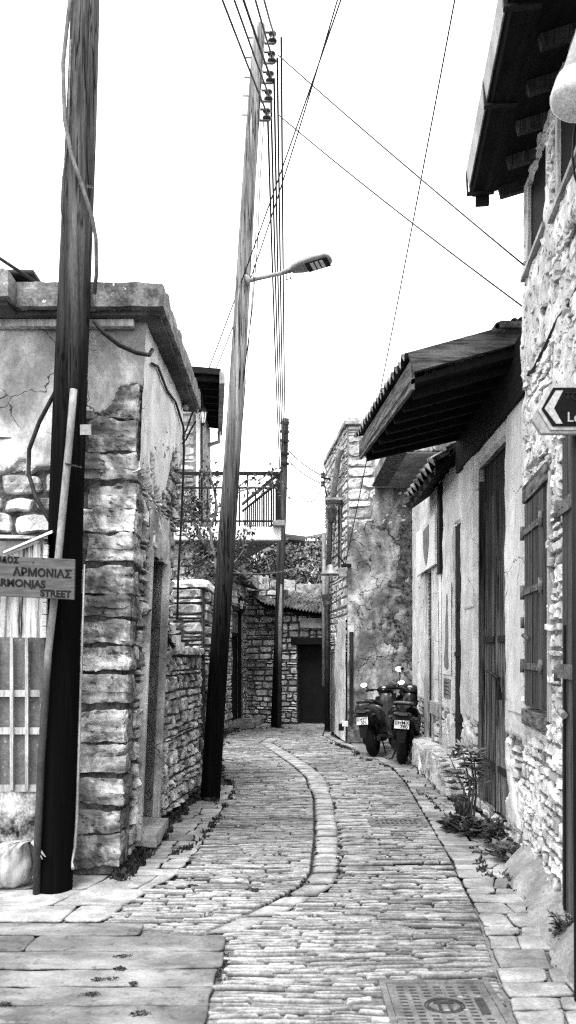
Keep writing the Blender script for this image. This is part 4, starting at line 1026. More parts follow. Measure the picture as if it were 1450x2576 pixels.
# ------------------------------------------------------------ RIGHT: near tall house with shutters
h8 = thing('stone_house', 'tall pale rubble house at right with shutter, gutter and dark rafters overhead', 'house', (1.8, 5, 0))
W8 = lambda d: 1.11 + .115*d
S8 = Surf((W8(2.4), 2.4), (W8(5.76), 5.76), 0, (0, 4, 0)); L8 = S8.L; V = lambda d: (d-2.4)/3.36*L8
SH = (V(4.93), V(5.66), 1.18, 2.74)
WN = [(V(4.97), V(5.66), 4.35, 4.98), (V(3.9), V(4.75), 4.28, 4.98)]
DR = (V(3.5), V(4.50), .05, 2.85)
b = MB(); b.mi = 1
S8.back(b, 0, DR[0], 0, 5.05, .4); S8.back(b, DR[0], DR[1], 2.85, 4.2, .4)
S8.back(b, DR[1], L8, 0, 1.1, .4); S8.back(b, DR[1], SH[0], 1.1, 4.2, .4); S8.back(b, SH[0], SH[1], 2.74, 4.2, .4); S8.back(b, SH[0], SH[1], 1.1, 1.15, .4); S8.back(b, SH[1], L8, 1.1, 4.2, .4)
S8.back(b, DR[0], L8, 4.2, 4.28, .4); S8.back(b, WN[1][1], WN[0][0], 4.28, 5.05, .4); S8.back(b, WN[0][1], L8, 4.28, 5.05, .4); S8.back(b, DR[0], WN[1][0], 4.28, 5.05, .4)
S8e = Surf((W8(5.76)+.02, 5.76), (W8(5.76)+1.0, 5.76), 0, (2, 9, 0)); S8e.back(b, 0, 1, 0, 5.05, .3)
b.mi = 0
courses(b, S8, V(2.8), L8, .0, 5.05, (.05, .13), (.07, .22), (.012, .035), gap=.008, holes=[SH, DR]+WN, tone=(.9, 1.15), res=.035, thin=.25)
b.build('wall', [M['stone_light'], M['mortar_light']], h8)
b = MB()
def m9(u, v): return -.02 + .55*nz(u*3.2, v*2.2, 51) + .4*nz(u*9, v*9, 53) + (.15 if v > 2.9 else -.16)
plaster(b, S8, V(3.2), L8, .1, 5.0, m9, .028, .02, .012, holes=[SH, DR]+WN); b.build('smeared_mortar', M['rough_render'], h8)
# concrete footing
b = MB(); ft = Surf((W8(2.4), 2.4), (W8(5.76), 5.76), 0, (0, 4, 0)); rows = []
for (h_, v_) in ((.19, -.03), (.17, .03), (.12, .09), (.05, .15), (-.02, .20)):
    rows.append([ft(u_*L8/80, v_ + .07*nz(u_*.17, v_*3) + .03*nz(u_*.6, v_*9), h_ + .04*nz(u_*.25, v_*4, 7) + .02*nz(u_*.7, v_*9, 3)) for u_ in range(81)])
b.smooth = True; b.grid(rows); b.build('footing', M['concrete_pale'], h8)
# shutter: two leaves, hinges, bolt, sill, lintel
sh = MB(); S8.back(sh, V(4.98), V(5.62), 1.22, 2.66, .045, .04); so_ = sh.build('shutter', M['wood_mid'], h8)
for z in (1.50, 2.03, 2.46):
    b = MB(); S8.back(b, V(5.02), V(5.30), z-.022, z+.022, .012, .054); S8.back(b, V(5.34), V(5.64), z-.022, z+.022, .012, .054)
    b.tube([S8(V(5.0), z-.05, .055), S8(V(5.0), z+.05, .055)], .016, 8); b.tube([S8(V(5.63), z-.05, .055), S8(V(5.63), z+.05, .055)], .016, 8)
    for k in range(3): b.lathe(S8(V(5.07+k*.09), z, .055), S8.n, [(.008, 0), (.005, .006), (0, .006)], 6)
    b.build('hinge', M['rust'], so_)
b = MB(); S8.back(b, V(5.315), V(5.325), 1.24, 2.64, .006, .044); b.build('leaf_gap', M['black'], so_)
b = MB(); b.tube([S8(V(5.52), 1.72, .07), S8(V(5.38), 1.70, .07)], .014, 8); b.tube([S8(V(5.57), 1.85, .065), S8(V(5.57), 1.77, .065)], .014, 8); b.build('bolt', M['rust'], so_)
b = MB(); S8.back(b, V(4.90), V(5.66), 2.68, 2.80, .1, .05); b.build('shutter_lintel', M['timber_v'], h8)
b = MB(); S8.back(b, V(4.95), V(5.66), 1.08, 1.19, .1, .055); b.build('shutter_sill', M['timber_v'], h8)
b = MB()
for d in (4.90, 5.65): S8.back(b, V(d)-.03, V(d)+.03, 1.16, 2.74, .08, .03)
b.build('shutter_frame', M['frame_pale'], h8)
# near board door at the frame edge
b = MB(); S8.back(b, DR[0], V(4.43), .1, 2.8, .05, .05); do = b.build('board_door', M['wood_mid'], h8)
for z in (1.49, 2.42):
    b = MB(); S8.back(b, V(4.1), V(4.50), z-.04, z+.04, .015, .066); b.tube([S8(V(4.51), z-.06, .06), S8(V(4.51), z+.06, .06)], .02, 8)
    for k in range(2): b.lathe(S8(V(4.36+k*.07), z, .067), S8.n, [(.009, 0), (.005, .006), (0, .006)], 6)
    b.build('hinge', M['rust'], do)
b = MB(); S8.back(b, V(4.335), V(4.36), .15, 1.75, .012, .062); b.build('door_gap', M['black'], do)
b = MB(); b.tube([S8(V(4.36), 1.27, .08), S8(V(4.26), 1.25, .08)], .02, 8); b.build('bolt', M['zinc'], do)
# upper windows
for (a, c, e, f) in WN:
    b = MB(); S8.back(b, a, c, e, f, .03, -.005); wo_ = b.build('window', M['glass_dark'], h8)
    b = MB()
    S8.back(b, a, a+.05, e, f, .04, .02); S8.back(b, c-.05, c, e, f, .04, .02); S8.back(b, a+.051, c-.051, e, e+.05, .05, .03)
    b.build('frame', M['frame_pale'], wo_, bevel=.006)
    b = MB(); S8.back(b, a-.03, c+.03, e-.04, e-.002, .12, .06); b.build('sill', M['zinc'], wo_, bevel=.005)
# roof: soffit boards, rafters, gutter
EV = Surf((1.11-.285+.115*1.2, 1.2), (1.11-.285+.115*5.86, 5.86), 0, (0, 4, 0)); LE = EV.L; EV.A.z = .045
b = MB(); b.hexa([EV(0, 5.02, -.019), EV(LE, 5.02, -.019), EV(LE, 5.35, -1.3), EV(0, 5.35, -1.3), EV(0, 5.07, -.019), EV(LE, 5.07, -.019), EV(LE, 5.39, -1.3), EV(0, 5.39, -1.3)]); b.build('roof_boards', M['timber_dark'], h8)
b = MB(); k = 0; u = LE - .02
while u > 0: b = MB(); b.bar(EV(u-.03, 4.985, -.09), EV(u-.03, 5.11, -.6), .045, .075); b.build('rafter', M['wood_mid'], h8); u -= .36
b = MB(); b.mi = 0
prof = [(-.02, 5.10), (-.02, 5.02), (.02, 5.0), (.10, 5.0), (.125, 5.03), (.13, 5.12), (.122, 5.12), (.117, 5.035), (.095, 5.008), (.02, 5.008), (-.012, 5.025), (-.012, 5.10)]
b.grid([[EV(u, z, h) for h, z in prof] for u in (0, LE*.5, LE)], True); gu = b.build('gutter', M['timber_dark'], h8)
b = MB(); b.grid([[EV(u, z, h) for h, z in ((.131, 5.02), (.139, 5.02), (.160, 5.15), (.152, 5.15))] for u in (0, LE*.98)], True); b.build('gutter_lip', M['zinc'], gu)
for u in (LE-.06, LE-1.0, LE-1.75, LE-2.6): b = MB(); EV.back(b, u-.02, u+.02, 4.985, 4.998, .2, .15); b.bar(EV(u, 4.99, .145), EV(u, 5.16, .155), .03, .012); b.build('gutter_clip', M['dark_metal'], gu)
b = MB(); EV.back(b, LE-.02, LE+.015, 4.93, 5.1, .10, .08); b.build('gutter_end', M['dark_metal'], gu)
# wide white downpipe
t = thing('downpipe', 'wide white downpipe with a collar crossing the top right corner', 'pipe', P(1420, 250, 3.55))
a, c = P(1552, -60, 3.6), P(1453, 232, 3.55)
b = MB(); dv = (c-a).normalized(); b.lathe(a, dv, [(.096, 0), (.096, (c-a).length), (0, (c-a).length)], 28); b.build('pipe', M['white_paint'], t)
b = MB(); n_ = (c-a).length; b.lathe(a, dv, [(.097, n_-.05), (.110, n_-.045), (.112, n_-.02), (.112, n_+.045), (.107, n_+.06), (.09, n_+.072), (0, n_+.076)], 28); b.build('collar', M['white_paint'], t)
t = thing('wall_bracket', 'thin curved dark rod beside the upper window under the downpipe', 'rod', P(1447, 400, 4.2))
b = MB(); b.tube([P(1452, 300, 4.15), P(1444, 340, 4.15), P(1441, 400, 4.15), P(1446, 440, 4.15), P(1456, 470, 4.15)], .007, 6); b.build('rod', M['dark_metal'], t)
# cable down the rubble wall
t = thing('wall_cable', 'thin cable slanting down the bright rubble wall above the arrow sign', 'cable', S8(V(5), 3.6, .05))
b = MB(); pts = [S8(V(4.2), 4.0, .05), S8(V(4.6), 3.9, .05), S8(V(5.0), 3.78, .05), S8(V(5.35), 3.72, .05), S8(V(5.72), 3.60, .05)]; b.tube([P(1456, 720, 4.25)] + [P(1432, 765, 4.4), P(1405, 800, 4.62), P(1375, 865, 4.95), P(1345, 925, 5.35), P(1326, 948, 5.68)], .012, 6); b.build('cable', M['cable'], t)

# ------------------------------------------------------------ arrow sign, right edge
sg = thing('arrow_sign', 'dark arrow shaped direction sign with a pale border on a black post', 'sign', P(1446, 1090, 3.5))
d = 3.5; N = Vector((0, -1, 0))
def pg(pts, dd, n_=0): return [P(x, y, d) + Vector((0, -dd, 0)) for x, y in pts]
b = MB(); b.prism(pg([(1337, 1052), (1385, 966), (1570, 966), (1570, 1091), (1363, 1091)], 0), (0, .03, 0)); b.build('sign_panel', M['sign_face'], sg, bevel=.004)
b = MB(); b.prism(pg([(1352, 1030), (1387, 970), (1568, 970), (1568, 1082), (1384, 1082)], .002), (0, -.004, 0)); b.build('border', M['sign_lip'], sg)
b = MB(); b.prism(pg([(1361, 1030), (1390, 977), (1568, 977), (1568, 1074), (1389, 1074)], .008), (0, -.003, 0)); b.build('dark_field', M['sign_black'], sg)
b = MB(); b.prism(pg([(1368, 1030), (1396, 985), (1414, 985), (1391, 1030), (1413, 1068), (1397, 1068)], .012), (0, -.003, 0)); b.build('chevron', M['sign_lip'], sg)
text('Lefkara', .062, M['sign_lip'], sg, 'lettering', P(1424, 1063, d)+Vector((0, -.013, 0)), (1, 0, 0), (0, 0, 1)) if False else text('Le', .062, M['sign_lip'], sg, 'lettering', P(1424, 1063, d)+Vector((0, -.013, 0)), (1, 0, 0), (0, 0, 1))
text('TO', .05, M['sign_faint'], sg, 'lettering', P(1418, 1008, d)+Vector((0, -.013, 0)), (1, 0, 0), (0, 0, 1))
b = MB(); b.tube([P(1449, 1000, 3.55), (P(1449, 1000, 3.55).x+.015, 3.55, -.02)], .022, 12); b.build('post', M['black'], sg)

# ------------------------------------------------------------ utility poles
def pole(label, name_mat, base, top, r0, r1, seed):
    t = thing('utility_pole', label, 'utility pole', base, 0, 'wooden utility poles along the street'); base, top = Vector(base), Vector(top)
    b = MB(); n = 22; rows = []; K = 40
    for i in range(K+1):
        s = i/K; c = base.lerp(top, s) + Vector((.012*nz(s*3, seed), .012*nz(s*3, seed+5), 0)); r = r0 + (r1-r0)*s
        rows.append([c + Vector((math.cos(2*math.pi*k/n), math.sin(2*math.pi*k/n), 0))*r*(1+.05*nz(math.cos(2*math.pi*k/n)*2, math.sin(2*math.pi*k/n)*2+s*1.5, seed) + (.012*nz(k*3.1, s*4, seed))) for k in range(n)])
    b.smooth = True; o = b.grid(rows, True); b.smooth = False; e = o+K*n; b.af(list(range(e, e+n)))
    b.build('pole_shaft', M[name_mat], t); return t
b1 = P(134, 2235, 5.24); b1.z = -.05
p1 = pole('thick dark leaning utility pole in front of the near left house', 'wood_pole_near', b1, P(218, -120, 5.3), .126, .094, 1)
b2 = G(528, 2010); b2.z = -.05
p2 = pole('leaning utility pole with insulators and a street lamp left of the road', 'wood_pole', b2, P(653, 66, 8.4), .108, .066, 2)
b3 = G(693, 1830); b3.z = -.05
p3 = pole('far utility pole standing at the bend below the balcony', 'wood_pole_far', b3, P(719, 1054, 16.4), .10, .072, 3)
def on1(y): t = (y+120)/2355; return 218 + (134-218)*t
# fittings of the near pole
b = MB(); b.tube([P(186, 980, 5.12), P(176, 1100, 5.10), P(155, 1320, 5.09), P(140, 1480, 5.09), P(122, 1640, 5.09), P(105, 1900, 5.10), P(95, 2120, 5.1), (P(92, 2200, 5.12).x, 5.12, 0)], .024, 10); b.build('conduit', M['pipe_grey'], p1)
b = MB()
for k in range(14):
    q = P(166+k*2.9, 1166+.6*k+1.0*(k % 2), 5.065); b.lathe(q, (0, 1, 0), [(.006, 0), (.006, .01), (0, .01)], 6)
for k in range(12):
    q = P(195+k*3.3, 467+(2 if k % 2 else -1), 5.16); b.lathe(q, (0, 1, 0), [(.007, 0), (.007, .01), (0, .01)], 6)
b.build('clamp_chain', M['zinc'], p1)
b = MB(); q0 = P(203, 1068, 5.105); b.grid([[P(x, y, 5.118+.00*x) + Vector((0, -.003*math.cos((x-216)*.1), 0)) for x in (202, 209, 216, 223, 230)] for y in (1068, 1075, 1085, 1094)]); b.build('sticker', M['zinc'], p1)
b = MB(); b.tube([P(213, 1420, 5.26), P(203, 1750, 5.25), P(194, 2060, 5.25), P(189, 2130, 5.25), P(182, 2170, 5.2), P(184, 2185, 5.16)], [.006, .009, .010, .012, .008, .012], 7); b.build('old_cable_stub', M['zinc'], p1)
# insulators of pole two
for k, (x, y) in enumerate([(686, 95), (684, 145), (680, 195), (676, 241), (672, 289)]):
    b = MB(); c = P(x, y, 8.35)
    b.lathe(c, (0, 0, 1), [(0, -.055), (.03, -.055), (.048, -.045), (.05, -.03), (.028, -.02), (.024, 0), (.028, .02), (.045, .03), (.045, .045), (.03, .055), (0, .055)], 12); io = b.build('insulator', M['porcelain'], p2)
    b = MB(); ex = 653 + (528-653)*(y-66)/1944
    for s in (-.06, .06): b.bar(P(ex+15, y, 8.35)+Vector((0, 0, s)), c+Vector((.02, 0, s)), .03, .012)
    b.bar(P(ex+16, y, 8.35)+Vector((0, 0, -.065)), P(ex+16, y, 8.35)+Vector((0, 0, .065)), .012, .03, up=(0, 1, 0))
    b.tube([P(ex-30, y, 8.38), P(ex+14, y, 8.38)], .009, 6); b.build('bracket', M['zinc'], p2)
b = MB()
for k in range(60):
    pass
# street lamp on pole two
sl_ = thing('street_lamp', 'modern grey street lamp on a short arm fixed to the leaning pole', 'street lamp', P(626, 706, 8.3))
A_, B_ = P(626, 706, 8.3), P(722, 684, 8.2)
b = MB(); b.tube([A_, B_], .021, 12); b.build('arm', M['lamp_grey'], sl_)
b = MB(); b.lathe(A_+Vector((-.03, 0, 0)), (1, 0, .2), [(0, 0), (.06, .0), (.06, .02), (.025, .05), (0, .05)], 14); b.build('mount', M['lamp_grey'], sl_)
b = MB(); ax = (P(832, 655, 8.05)-P(715, 690, 8.2)).normalized(); o = P(713, 686, 8.2)
side = ax.cross(Vector((0, 0, 1))).normalized(); upv = side.cross(ax); prof = [(0, .03, .035), (.09, .035, .04), (.10, .06, .05), (.2, .11, .06), (.35, .13, .065), (.48, .12, .05), (.52, .08, .03), (.53, .03, .01)]
rows = []
for s, hw, hh in prof:
    r = []
    for k in range(16):
        t_ = 2*math.pi*k/16; cc, ss = math.cos(t_), math.sin(t_)
        r.append(o + ax*s + side*hw*math.copysign(abs(cc)**.8, cc) + upv*(hh*(ss if ss > 0 else ss*.45)))
    rows.append(r)
b.smooth = True; b.grid(rows, True); b.af(list(range(16))); b.build('lamp_head', M['lamp_grey'], sl_)
b = MB(); c = o + ax*.38 - upv*.030; b.hexa([c-ax*.12-side*.09, c+ax*.12-side*.09, c+ax*.12+side*.09, c-ax*.12+side*.09, c-ax*.12-side*.09+upv*.01, c+ax*.12-side*.09+upv*.01, c+ax*.12+side*.09+upv*.01, c-ax*.12+side*.09+upv*.01]); lo = b.build('lens_panel', M['black'], sl_)
b = MB()
for k in range(3): c2 = c + ax*(-.05+k*.05) - upv*.005; b.hexa([c2-ax*.018-side*.08, c2+ax*.018-side*.08, c2+ax*.018+side*.08, c2-ax*.018+side*.08, c2-ax*.018-side*.08+upv*.004, c2+ax*.018-side*.08+upv*.004, c2+ax*.018+side*.08+upv*.004, c2-ax*.018+side*.08+upv*.004])
b.build('led_array', M['glass_pale'], lo)
b = MB()
for s in (.03, .07): b.tube([o+ax*s-upv*.02, o+ax*s-upv*.075], .006, 6); b.lathe(o+ax*s-upv*.085, upv, [(0, 0), (.012, 0), (.012, .01), (0, .01)], 6)
b.build('bolt', M['zinc'], sl_)
# fittings of pole three: loops and small clamps
b = MB()
for (x, y, w_, h_) in [(730, 1062, 12, 6), (728, 1083, 9, 5), (726, 1105, 11, 6), (727, 1130, 12, 10), (732, 1150, 10, 16)]:
    b.tube([P(x+w_*math.cos(a*.7), y-4+h_*math.sin(a*.7)*.6, 16.3) for a in range(10)], .007, 5)
for y in (1063, 1085, 1108, 1140, 1165): b.bar(P(706, y, 16.3), P(728, y+2, 16.3), .03, .05)
b.build('wire_loops', M['dark_metal'], p3)
b = MB(); b.tube([P(708, 1470, 16.25), P(705, 1560, 16.25), (P(703, 1830, 16.25).x, 16.25, 0)], [.02, .045, .05], 8); b.build('conduit', M['pipe_grey'], p3)

# ------------------------------------------------------------ cables
def sagged(a, c, sag, n=18): return [Vector(a).lerp(Vector(c), k/n) - Vector((0, 0, sag*4*(k/n)*(1-k/n))) for k in range(n+1)]
def cable(label, pts, r, m='cable', name='overhead_cable', grp='overhead cables'):
    b = MB(); b.tube(pts, r, 6); o = b.build(name, M[m]); tag(o, label, 'cable', grp)
TL = [(560, 0), (590, 0), (613, 0), (643, 0), (665, 0)]; TI = [(672, 285), (676, 237), (680, 192), (684, 140), (690, 88)]
ords = ['lowest', 'second lowest', 'middle', 'second highest', 'highest']
for k in range(5):
    a = Vector(P(TI[k][0], TI[k][1], 8.32)); q = Vector(P(TL[k][0], 0, 7.0)); e = a + (q-a)*1.9
    cable('black cable from the upper left down to the %s insulator of the leaning pole' % ords[k], [a, a.lerp(q, .5)+Vector((0, 0, -.01)), q, e], .011 if k != 2 else .013, 'cable_grey' if k < 2 else 'cable')
for k in range(5):
    a = P(TI[k][0]+2+4*k, TI[k][1]+5, 8.32); c = P(704+k*3.5, 1175-k*25, 16.3)
    cable('cable from the %s insulator of the leaning pole to the far pole' % ords[k], sagged(a, c, .25+.12*k), .0115, 'cable', grp='cables between the leaning pole and the far pole')
cable('thin wire from the second highest insulator across the sky to the tall right house', sagged(P(700, 138, 8.3), P(1327, 674, 5.76), .02), .0068, 'cable')
cable('thin wire from the lowest insulator across the sky to the tall right house', sagged(P(700, 288, 8.3), P(1327, 780, 5.76), .03), .0068, 'cable')
cable('thin wire descending from top centre to the pole below the street lamp', sagged(P(868, -30, 6.0), P(525, 930, 9.5), .05), .0068, 'cable')
cable('second thin wire descending beside the first to the left house side', sagged(P(858, -30, 6.3), P(545, 925, 10.5), .18), .0068, 'cable')
cable('very thin wire from the top right sky down to the swan neck lamp', sagged(P(1150, -30, 6.0), P(868, 1425, 13.3), .1), .0068, 'cable')
cable('thin dark wire hanging beside the leaning pole under its insulators', [P(664, 300, 8.2), P(655, 450, 8.2), P(648, 620, 8.2), P(635, 780, 8.2), P(612, 960, 8.2)], .006)
cable('second thin dark wire hanging beside the leaning pole', [P(656, 330, 8.2), P(645, 560, 8.2), P(637, 720, 8.2), P(620, 940, 8.2), P(610, 1060, 8.2)], .005)
cable('upper wire from the far pole to the wall bracket of the corner house', sagged(P(728, 1135, 16.3), P(812, 1197, 14.55), .05), .011)
cable('lower wire from the far pole to the wall bracket of the corner house', sagged(P(728, 1160, 16.3), P(812, 1217, 14.55), .06), .010)
cable('wire loosely looping from the bracket down in front of the sky', sagged(P(733, 1165, 16.3), P(812, 1218, 14.55), .55), .009)
cable('thin wire crossing in front of the lemon tree from the vine to the drainpipe', sagged(P(570, 1440, 9), P(820, 1400, 14), .12), .008, 'cable_grey')
cable('thick cable snaking down the left side of the near pole', [P(184, -60, 5.2), P(172, 40, 5.2), P(159, 160, 5.2), P(163, 300, 5.16), P(180, 390, 5.12), P(208, 470, 5.10), P(232, 545, 5.12), P(242, 600, 5.16), P(243, 690, 5.2), P(238, 740, 5.25)], .014, 'cable_grey', grp='cables on the near pole')
cable('thin cable bowing out left of the near pole', [P(178, 100, 5.2), P(172, 350, 5.2), P(158, 450, 5.2), P(154, 520, 5.2), P(162, 590, 5.2)], .006, 'cable_grey', grp='cables on the near pole')
cable('black hose hanging from the near pole in front of the left wall', [P(152, 935, 5.2), P(140, 985, 5.25), P(100, 1060, 5.3), P(74, 1130, 5.35), P(72, 1190, 5.38), P(90, 1250, 5.35), P(128, 1315, 5.25)], .016, grp='cables on the near pole')
cable('black cable sagging from the near pole to the house corner under the roof', [P(236, 806, 5.25), P(262, 838, 5.3), P(300, 868, 5.35), P(345, 888, 5.42), P(376, 893, 5.5), P(384, 880, 5.58)], .015, grp='cables on the near pole')
q = [SSl(u, v, .07) for u, v in ((.12, 3.72), (.35, 3.78), (.8, 3.76), (1.25, 3.80), (1.72, 3.72), (1.82, 3.5), (1.84, 2.9), (1.83, 2.3), (1.84, 1.9))]
q = [p_ + Vector((.015*nz(i*2.2), 0, .03*nz(i*3.1))) for i, p_ in enumerate(q)]
cable('twisted cable along the top of the side wall and down the house end', q, .011, grp='cables on the near pole')
t = thing('roof_spout', 'short pale pipe stub sticking out under the concrete roof end', 'pipe', P(455, 1018, 7.4))
b = MB(); b.tube([P(448, 1006, 7.6), P(470, 1026, 7.3)], .022, 10); b.build('pipe', M['zinc'], t)

# ------------------------------------------------------------ street name board and white wooden box
sn = thing('street_name_sign', 'wooden street name board with dark carved lettering in front of the near pole', 'sign', P(100, 1450, 4.95))
O_ = P(-118, 1392, 4.95); X_ = (P(189, 1407, 4.95)-O_).normalized(); Z_ = (O_-P(-120, 1491, 4.95)).normalized(); Wd = (P(189, 1407, 4.95)-O_).length; Hd = .258
b = MB(); b.prism([O_, O_+X_*Wd, O_+X_*Wd-Z_*Hd, O_-Z_*Hd], (0, .022, 0)); b.build('board', M['sign_wood'], sn, bevel=.003)
sx = 4.95/F
def put(s, xr, yb, sz, w_=None):
    o_ = P(xr, yb, 4.95)+Vector((0, -.001, 0)); return text(s, sz, M['black'], sn, 'lettering', o_, X_, Z_, .002, 'RIGHT', .0020)
put('ΟΔΟΣ', 48, 1416, .052); put('ΑΡΜΟΝΙΑΣ', 181, 1454, .070); put('ARMONIAS', 115, 1479, .066); put('STREET', 179, 1503, .060)
b = MB()
for (x, y) in ((84, 1415), (80, 1480), (109, 1405), (90, 1474)): b.lathe(P(x, y, 4.95), (0, -1, 0), [(.005, 0), (.004, .004), (0, .004)], 8)
b.build('nails', M['black'], sn)
wb = thing('wooden_box', 'flaking white wooden box with sloping lid behind the street name board', 'box', P(70, 1600, 5.15))
dB = 5.13
b = MB(); b.prism([P(8, 1603, dB), P(105, 1605, dB), P(112, 1360, dB), P(18, 1397, dB)], (0, .2, 0)); b.build('box_body', M['painted_wood'], wb)
b = MB(); b.bar(P(5, 1603, dB-.012), P(16, 1398, dB-.012), .035, .02, up=(0, 1, 0)); b.build('white_batten', M['white_paint'], wb, bevel=.003)
b = MB(); b.bar(P(84, 1604, dB-.006), P(95, 1368, dB-.006), .05, .02, up=(0, 1, 0)); b.build('white_board', M['painted_wood'], wb, bevel=.003)
b = MB()
for k in range(8): z0 = 1604-k*29.5; b.prism([P(112-(k)*-.6-7, z0, dB-.012), P(112+k*.6+4, z0, dB-.012), P(112+k*.6+4.6, z0-28, dB-.012), P(112+k*.6-6.4, z0-28, dB-.012)], (0, .03, 0))
b.build('corner_joint', M['white_paint'], wb, bevel=.002)
b = MB(); b.hexa([P(8, 1393, dB-.07), P(132, 1341, dB-.07), P(140, 1341, dB+.25), P(14, 1393, dB+.25), P(8, 1387, dB-.07), P(131, 1334, dB-.07), P(140, 1334, dB+.25), P(14, 1387, dB+.25)]); b.build('lid', M['white_paint'], wb, bevel=.003)
b = MB(); b.prism([P(52, 1604, dB-.004), P(54, 1604, dB-.004), P(62, 1380, dB-.004), P(60, 1380, dB-.004)], (0, .01, 0)); b.build('board_gap', M['black'], wb)

# ------------------------------------------------------------ rubbish bag
bg_ = thing('rubbish_bag', 'pale translucent plastic rubbish bag tied at the top by the pole foot', 'bag', P(20, 2225, 5.25))
b = MB(); c = Vector((P(18, 0, 5.28).x, 5.3, .16)); rows = []
kn = P(82, 2118, 5.15)
for i in range(21):
    f = i/20; r = []
    for k in range(40):
        a = 2*math.pi*k/40; ph = math.pi*f
        rad = math.sin(ph)**.7; p_ = c + Vector((.19*rad*math.cos(a), .15*rad*math.sin(a), -.17*math.cos(ph)))
        if f > .5: w_ = ((f-.5)/.5)**1.5; p_ = p_.lerp(kn, w_*.98)
        fold = .026*(1-2*abs(math.sin(a*5+nz(math.cos(a)*2, f*2)*3)))*math.sin(ph)*max(0, f-.1)*1.6 + .02*abs(nz(math.cos(a)*4, math.sin(a)*4, f*7))
        nn = Vector((math.cos(a), math.sin(a), 0)); p_ += nn*(fold + .018*nz(math.cos(a)*2, math.sin(a)*2, f*4))
        if p_.z < .012: p_.z = .012
        r.append(p_)
    rows.append(r)
b.smooth = True; b.grid(rows, True); b.build('bag_body', M['bag'], bg_)
b = MB(); e = P(115, 2156, 5.1); b.tube([kn, kn.lerp(e, .3)+Vector((0, 0, .004)), e], [.014, .016, .004], 8); b.tube([kn, P(100, 2150, 5.11), P(108, 2162, 5.1)], [.008, .008, .003], 6); b.build('tied_end', M['bag'], bg_)

# ------------------------------------------------------------ plants
def lobed(mb, q, ax, sd2, L, lobes=5):
    nn = ax.cross(sd2); pts = [q]
    for k in range(lobes):
        a = (-1 + 2*k/(lobes-1))*1.25; r = L*(1 - .28*abs(a))
        d1 = ax*math.cos(a-.24)+sd2*math.sin(a-.24); d2 = ax*math.cos(a+.24)+sd2*math.sin(a+.24); dm = ax*math.cos(a)+sd2*math.sin(a)
        droop = nn*(-.10*L)
        mid = q + dm*L*.35
        mb.poly([q, q+d1*r*.62, q+dm*r+droop, q+d2*r*.62])
fg = thing('fig_plant', 'young fig plant with lobed leaves growing at the foot of the big door', 'plant', G(1178, 2085))
root = G(1178, 2085) + Vector((0, 0, 0)); b = MB(); lf = MB(); stems = []
for (x, y, k) in [(1130, 1900, 0), (1160, 1875, 1), (1182, 1880, 2), (1150, 1950, 3), (1192, 1900, 4)]:
    tip = P(x, y, root.y-.12+.05*k); m_ = root.lerp(tip, .5)+Vector((.05, 0, .02)); b.tube([root+Vector((.02*k-.04, 0, -.02)), m_, tip], [.012, .01, .005], 6); stems.append((m_, tip))
b.build('stem', M['bark'], fg)
for m_, tip in stems:
    for k in range(15):
        s = .1 + .9*random.random()**.7; q = m_.lerp(tip, s); a = rnd(0, 6.28); ax = Vector((math.cos(a), math.sin(a)*.6 - .3, rnd(-.25, .35))).normalized()
        sd2 = ax.cross(Vector((0, 0, 1))).normalized(); lf.shade = rnd(.5, 1.6); lobed(lf, q+ax*.03, ax, sd2, rnd(.09, .16))
lf.build('foliage', M['leaf_light'], fg)
def shrub(label, px, r, n, size, h=.2, m='leaf'):
    q = G(*px); t = thing('weed_plant', label, 'plant', q, 0, 'wild plants along the wall foot'); s_ = MB(); l_ = MB()
    for k in range(n):
        a = rnd(0, 6.28); tip = q + Vector((r*rnd(.2, 1)*math.cos(a), r*rnd(.2, 1)*math.sin(a), h*rnd(.4, 1)))
        s_.tube([q, q.lerp(tip, .5)+Vector((0, 0, .03)), tip], .004, 4)
        for j in range(6):
            c = q.lerp(tip, rnd(.3, 1)); b_ = rnd(0, 6.28); ax = Vector((math.cos(b_), math.sin(b_), rnd(-.3, .8))).normalized(); sd2 = ax.cross(Vector((rnd(-1, 1), rnd(-1, 1), 1))).normalized()
            L = size*rnd(.6, 1.3); W = L*.22; l_.shade = rnd(.4, 1.6)
            l_.poly([c, c+ax*L*.5+sd2*W, c+ax*L, c+ax*L*.5-sd2*W])
    s_.build('stem', M['bark'], t); l_.build('foliage', M[m], t)
shrub('dark bushy weed below the fig plant', (1150, 2092), .13, 26, .10, .14)
shrub('dark weed clump between fig plant and big door', (1190, 2105), .15, 30, .10, .18)
shrub('drooping leafy weed under the right half of the big door', (1245, 2130), .10, 26, .09, .24)
shrub('low pale leaved weed at the corner of the tall right house', (1270, 2165), .16, 24, .08, .15, 'leaf_light')
shrub('small dark bush at the far right edge by the near board door', (1432, 2385), .10, 60, .05, .2)
shrub('dark weeds at the wall foot beside the leaning pole', (490, 2010), .12, 22, .06, .12)
shrub('dark weeds by the doorsill of the near left house', (395, 2110), .12, 22, .06, .12)

